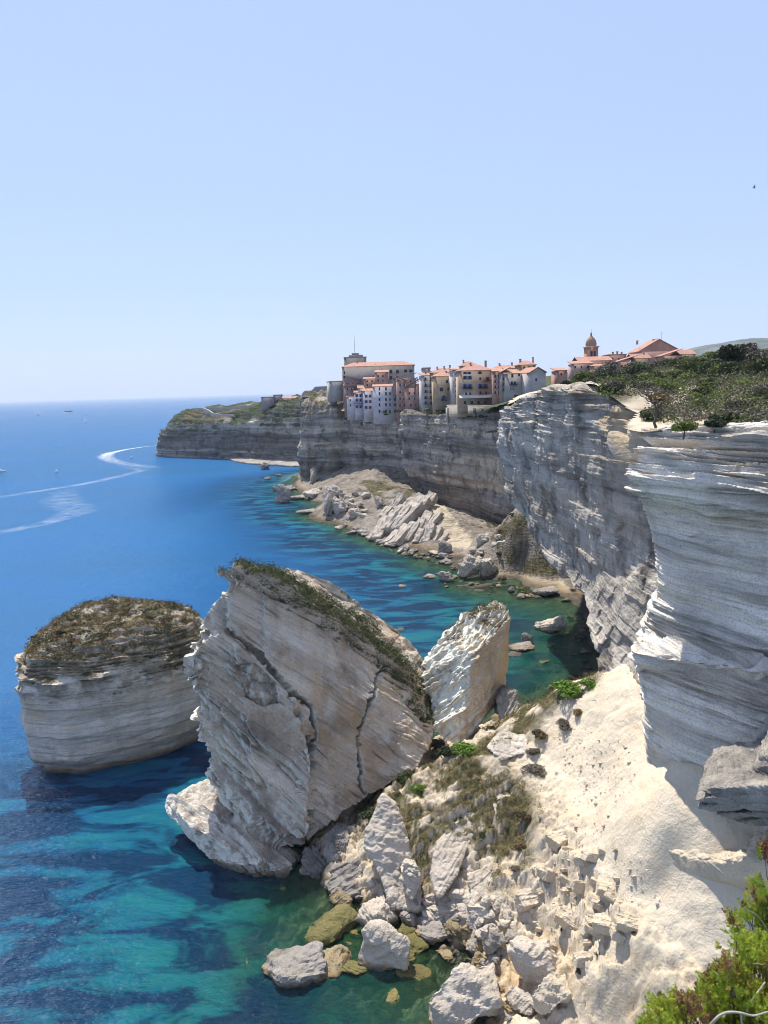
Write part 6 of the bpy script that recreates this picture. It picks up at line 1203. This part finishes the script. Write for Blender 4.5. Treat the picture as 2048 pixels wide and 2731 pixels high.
building("house with a big orange roof just left of the gabled house's foot", 790, 905, 185, 240, (0.44, 0.31, 0.25), ('ridge', 2.6), G((830, 870), (212,), 8, 10), 0, 10, 0.1, crop=cropB, Y=YC - 18, deep=6, chim=[(.3, .7, 1.2)])
def antenna(e, w, h, d):
    tv = [[], []]; tube(tv, [(2, 2, h + 3), (2, 2, h + 7), (2, 2, h + 11)], 0.10, 0.04, 5); [tube(tv, [(2 - 0.8, 2, h + z), (2, 2, h + z), (2 + 0.8, 2, h + z)], 0.05, 0.05, 4) for z in (9.4, 10.2)]; link("antenna", tube_mesh("antenna", tv), M_IRON, e)
building("large pink gabled house with chimneys and an antenna, highest on the right", 822, 1092, 138, 210, (0.42, 0.25, 0.20), ('gable', 6.5), [(885, 160, 8, 18, 'd')], 0, 16, 0.0, crop=cropB, Y=YC, chim=[(-.02, 1.2, 1.6), (.06, 1.0, 1.8), (-.42, .9, 1.2)], deep=8, extra=antenna)
building("low house with orange roofs to the right of the large pink gable", 972, 1105, 168, 205, PEACH, ('shedl', 3.4), [(1040, 190, 8, 8, 'd')], 0, 9, 0.0, crop=cropB, Y=YC - 22, deep=6)
building("last orange-roofed house of the hill town, next to the scrub", 1090, 1195, 158, 200, (0.44, 0.34, 0.28), ('ridge', 2.4), [(1140, 178, 8, 8, 'd')], 0, 10, 0.1, crop=cropB, Y=YC - 16, deep=6)
building("small pale house far off on the skyline at the foot of the hill", 1552, 1592, 104, 142, (0.45, 0.38, 0.34), ('shed', 1.4), [(1570, 122, 7, 8, 'd')], 0, 8, 0.0, crop=cropB, Y=420, deep=8)
# headland fort and walls
cropC = lambda x, y: (400 + x / 2.765, 1020 + y / 2.765)
building("ruined square fort block on the headland", 822, 915, 112, 172, (0.27, 0.23, 0.21), ('flat', 0.8), [], 0, 14, 0.15, crop=cropC, Y=700, name="fort", cat="fort", deep=6)
building("higher turret of the headland fort", 912, 978, 96, 150, (0.25, 0.22, 0.20), ('flat', 0.8), [], 4, 10, 0.15, crop=cropC, Y=700, name="fort", cat="fort", deep=6)
building("long low orange-roofed shed on the headland next to the fort", 975, 1160, 116, 136, (0.40, 0.31, 0.26), ('ridge', 1.4), [], 6, 8, 0.0, crop=cropC, Y=690, name="shed", cat="shed", deep=5)
def wall_line(label, pts, h, th=1.2, col=(0.42, 0.39, 0.34)):
    tv = []; P_ = [np.array(p) for p in pts]; V = []; Fc = []
    for i, p in enumerate(P_):
        d = (P_[min(i + 1, len(P_) - 1)] - P_[max(i - 1, 0)])[:2]; d /= np.linalg.norm(d); nn = np.array([-d[1], d[0]]) * th / 2
        V += [(*(p[:2] - nn), p[2] - 4), (*(p[:2] + nn), p[2] - 4), (*(p[:2] + nn), p[2] + h), (*(p[:2] - nn), p[2] + h)]
    for i in range(len(P_) - 1): Fc += [tuple(i * 4 + q for q in (a, b, b + 4, a + 4)) for a, b in ((0, 1), (1, 2), (2, 3))] + [(i * 4 + 3, i * 4, i * 4 + 4, i * 4 + 7)]
    Fc += [(3, 2, 1, 0), tuple(4 * (len(P_) - 1) + q for q in range(4))]
    bm = bmesh.new(); me = poly_mesh("wall", V, Fc); bm.from_mesh(me); bmesh.ops.recalc_face_normals(bm, faces=bm.faces); bm.to_mesh(me); bm.free()
    return tag(rehome(link("rampart", me, plaster(col)), P_[0]), label, "wall")
wall_line("pale rampart wall along the top edge of the headland", [aty(u, v, Y) for u, v, Y in ((495, 1095, 782), (520, 1093, 775), (548, 1092, 770), (600, 1090, 760), (650, 1087, 745), (690, 1085, 728))], 1.6)
wall_line("pale sloping wall winding down the headland", [aty(u, v, Y) for u, v, Y in ((543, 1093, 762), (556, 1098, 752), (568, 1106, 742), (590, 1110, 735), (625, 1110, 725))], 1.8)
wall_line("dark rampart climbing from the fort to the bastion", [aty(u, v, Y) for u, v, Y in ((823, 1060, 560), (834, 1046, 555), (842, 1037, 550), (884, 1035, 540))], 1.5, col=(0.30, 0.29, 0.26))
# ================================================================== boats, wake, bird
M_HULLW = plain_mat("white_hull", (0.78, 0.78, 0.76), 0.35, 0.05, 0.5, 0.0); M_HULLD = plain_mat("dark_hull", (0.08, 0.09, 0.12), 0.35, 0.1, 0.5, 0.0); M_SAIL = plain_mat("sail", (0.75, 0.76, 0.78), 0.8, 0.05, 0.5, 0.0)
def hull_mesh(L, Bm, Hh):
    k = 12; V = []
    for i in range(k):
        s = i / (k - 1); wd_ = Bm / 2 * (1 - max(0, (s - 0.45) / 0.55) ** 2.2) * (0.82 + 0.18 * min(1, s * 4)); sh = Hh * (0.85 + 0.3 * s * s); x = (s - 0.5) * L
        V += [(x, -wd_, sh), (x, -wd_ * 0.85, sh * 0.4), (x, -wd_ * 0.25, -0.3), (x, wd_ * 0.25, -0.3), (x, wd_ * 0.85, sh * 0.4), (x, wd_, sh)]
    Fc = [(i * 6 + j, (i + 1) * 6 + j, (i + 1) * 6 + j + 1, i * 6 + j + 1) for i in range(k - 1) for j in range(5)] + [(i * 6, i * 6 + 5, (i + 1) * 6 + 5, (i + 1) * 6) for i in range(k - 1)] + [(5, 4, 3, 2, 1, 0)]
    return poly_mesh("hull", V, Fc)
def boat(label, u, v, L, rz, kind, mast=0.0, hull=None, name="sailboat", cat="sailboat"):
    q = atz(u, v, 0); e = empty(name, (q[0], q[1], 0.0), rz); tag(e, label, cat)
    link("hull", hull_mesh(L, L * 0.3, L * 0.11), hull or M_HULLW, e)
    link("cabin", bx([(-L * 0.25, L * 0.12, -L * 0.09, L * 0.09, L * 0.09, L * 0.19), (-L * 0.12, L * 0.06, -L * 0.07, L * 0.07, L * 0.19, L * 0.25)]), M_HULLW, e)
    if mast:
        tv = [[], []]; tube(tv, [(0.05 * L, 0, 0.1), (0.05 * L, 0, mast * 0.5), (0.05 * L, 0, mast)], L * 0.012, L * 0.006, 6); tube(tv, [(0.05 * L, 0, L * 0.3), (-0.2 * L, 0, L * 0.29), (-0.4 * L, 0, L * 0.28)], L * 0.008, L * 0.006, 5); link("mast", tube_mesh("mast", tv), M_HULLD if kind == 'm' else M_SILL, e)
        if kind == 's':
            n = 9; V = []
            for i in range(n):
                s = i / (n - 1); x0 = 0.045 * L; x1 = x0 - 0.42 * L * (1 - s); z = L * 0.32 + (mast - L * 0.36) * s; V += [(x0, 0, z), ((x0 + x1) / 2, 0.05 * L * (1 - s), z), (x1, 0.02 * L, z)]
            V2 = [(x, y + 0.03, z) for x, y, z in V]; m = len(V); Fc = [(i * 3 + j, i * 3 + j + 1, i * 3 + j + 4, i * 3 + j + 3) for i in range(n - 1) for j in range(2)]; Fc += [tuple(q_ + m for q_ in f[::-1]) for f in Fc]
            link("sail", poly_mesh("sail", V + V2, Fc), M_SAIL, e)
    return e
boat("large dark-hulled yacht with one tall bare mast and a white wake behind it", 183, 1098, 36, 0.15, 'm', 52, M_HULLD, "yacht", "yacht")
boat("small white sailboat far out, left of the tall-masted yacht", 103, 1108, 16, 0.3, 's', 15)
boat("white sailboat under a tall narrow sail, nearest of the distant boats", 229, 1125, 13, 1.2, 's', 25)
boat("white motorboat cut by the left edge of the picture", 1, 1258, 9, 0.4, 'n', 0, None, "motorboat", "motorboat")
for u, v, lb in ((350, 1222, "white buoy inside the curve of the long wake"), (151, 1259, "white buoy out in open water at left")):
    q = atz(u, v, 0); th = np.linspace(0, 2 * pi, 12, endpoint=False); prof = [(0.05, -0.3), (0.8, 0.0), (1.0, 0.7), (0.7, 1.4), (0.25, 1.7), (0.2, 2.4), (0.02, 2.5)]
    V = np.array([[(r * cos(a), r * sin(a), z) for a in th] for r, z in prof]).reshape(-1, 3)
    tag(link("buoy", mesh_np("buoy", V, np.concatenate([np.stack([np.arange(12) + k * 12, (np.arange(12) + 1) % 12 + k * 12, (np.arange(12) + 1) % 12 + (k + 1) * 12, np.arange(12) + (k + 1) * 12], -1) for k in range(6)]), True), M_HULLW, None, (q[0], q[1], 0)), lb, "buoy")
# foam ribbons lying on the water
def foam_mat(name, amt, sc):
    t = NT(name); n = t.noise(t.pos(), sc, 5, 0.7); f = t.math('MULTIPLY', t.ramp(n, [(0.36, 0.0), (0.62, 1.0)]), t.math('MULTIPLY', t.attr('foam'), amt))
    a = t.n('BsdfTransparent'); b = t.n('BsdfDiffuse'); b.inputs[0].default_value = (0.75, 0.8, 0.84, 1); m = t.n('MixShader'); t.put(m.inputs[0], f); t.t.links.new(a.outputs[0], m.inputs[1]); t.t.links.new(b.outputs[0], m.inputs[2]); return t.out(m.outputs[0])
M_FOAM = foam_mat("wake_foam", 0.9, 0.22); M_FOAM2 = foam_mat("old_wake_foam", 0.22, 0.12)
def ribbon(name, label, line, mat, fade=(1, 1), zz=0.06):
    A_ = np.array([[*atz(u, v)[:2], w, f] for u, v, w, f in line]); k = np.linspace(0, len(A_) - 1, 90); i = np.clip(k.astype(int), 0, len(A_) - 2); f = (k - i)[:, None]; A_ = A_[i] * (1 - f) + A_[i + 1] * f
    for _ in range(8): A_[1:-1] = (A_[:-2] + 2 * A_[1:-1] + A_[2:]) / 4
    d = np.gradient(A_[:, :2], axis=0); d /= np.linalg.norm(d, axis=1)[:, None]; nn = np.stack([-d[:, 1], d[:, 0]], -1); s = np.linspace(-1, 1, 7)
    V = np.stack([np.concatenate([A_[:, :2] + nn * (A_[:, 2:3] * q), np.full((len(A_), 1), zz)], 1) for q in s], 1); me = mesh_np(name, V.reshape(-1, 3), grid_faces(len(A_), 7))
    vattr(me, "foam", (A_[:, 3:4] * (1 - np.abs(s)[None] ** 2.0))); return tag(link(name, me, mat), label, None, None, "stuff")
ribbon("boat_wake", "bright curved boat wake beside the tip of the headland", [(424, 1188, 2.5, 0.9), (380, 1192, 3, 1), (330, 1200, 5, 1), (290, 1209, 8, 1), (279, 1217, 9, 0.8), (290, 1226, 9, 0.5), (320, 1235, 9, 0.3), (370, 1243, 9, 0.25), (430, 1249, 12, 0.0)], M_FOAM)
ribbon("boat_wake", "faint old wake crossing the open water at left", [(-20, 1330, 6, 0.3), (60, 1316, 6, 0.8), (150, 1303, 6, 1), (240, 1288, 6, 1), (320, 1270, 6, 1), (385, 1254, 6, 0.7), (300, 1240, 5, 0)], M_FOAM2)
ribbon("boat_wake", "broad faint wake streak nearest the viewer at left", [(-30, 1425, 5, 0.8), (40, 1412, 6, 1), (110, 1398, 6, 0.9), (170, 1380, 9, 0.7), (215, 1362, 12, 0.6), (160, 1335, 14, 0.6), (170, 1310, 10, 0.3), (185, 1300, 6, 0)], M_FOAM2)
ribbon("boat_wake", "short white wake behind the tall-masted yacht", [(182, 1099, 4, 0.8), (172, 1101, 6, 0.7), (158, 1103, 8, 0.0)], M_FOAM)
# swift in the sky
q = CAM + ray(2011, 499) * 62; V = []
for s in (-1, 1):
    V += [[(0.05, 0.0, 0.0), (0.0, s * 0.10, 0.015), (-0.05, s * 0.20, 0.02), (-0.16, s * 0.30, 0.01), (-0.06, s * 0.18, 0.02), (-0.05, s * 0.09, 0.01), (-0.06, 0, 0)]]
tv = [[], []]; tube(tv, [(0.13, 0, 0), (0.10, 0, 0), (0.03, 0, 0), (-0.06, 0, 0), (-0.14, 0, 0), (-0.20, 0, 0)], 0.012, 0.008, 8); tv[0][0][8:24] *= np.array([1, 2.2, 2.2]); tv[0][0][24:32] *= np.array([1, 1.8, 1.8])
for w in V:
    top = np.array(w); b0 = sum(len(x) for x in tv[0]); tv[0].append(np.concatenate([top + np.array([0, 0, .006]), top - np.array([0, 0, .006])])); n = len(w)
    tv[1].append(np.array([(0, 1, 5, 6), (1, 2, 4, 5), (2, 3, 3, 4), (n, n + 6, n + 5, n + 1), (n + 1, n + 5, n + 4, n + 2), (n + 2, n + 4, n + 3, n + 3), (0, n, n + 1, 1), (1, n + 1, n + 2, 2), (2, n + 2, n + 3, 3), (3, n + 3, n + 4, 4), (4, n + 4, n + 5, 5), (5, n + 5, n + 6, 6)]) + b0)
bme = tube_mesh("bird", tv); bme.validate()
bo = link("bird", bme, plain_mat("bird_dark", (0.02, 0.022, 0.03), 0.8, 0.1, 3, 0)); bo.location = q; bo.rotation_euler = (0.9, 0.5, 3.0); bo.scale = (1.05, 1.05, 1.05)
tag(bo, "small dark swift gliding in the open sky at right", "bird")

# ================================================================== summer haze between the viewer and the far cliffs
bm = bmesh.new(); bmesh.ops.create_cube(bm, size=1.0); hz = bpy.data.meshes.new("haze"); bm.to_mesh(hz); bm.free()
t = NT("haze_air"); vo = t.n('VolumePrincipled'); vo.inputs['Color'].default_value = (0.72, 0.83, 1.0, 1); vo.inputs['Density'].default_value = 0.00005; vo.inputs['Anisotropy'].default_value = 0.2
ho = t.n('OutputMaterial'); t.t.links.new(vo.outputs[0], ho.inputs['Volume'])
ho_ = link("haze", hz, t.m); ho_.location = (0, 42000, 70); ho_.scale = (124000, 98000, 520)
tag(ho_, "thin blue summer haze over the sea and the far cliffs", None, None, "stuff")
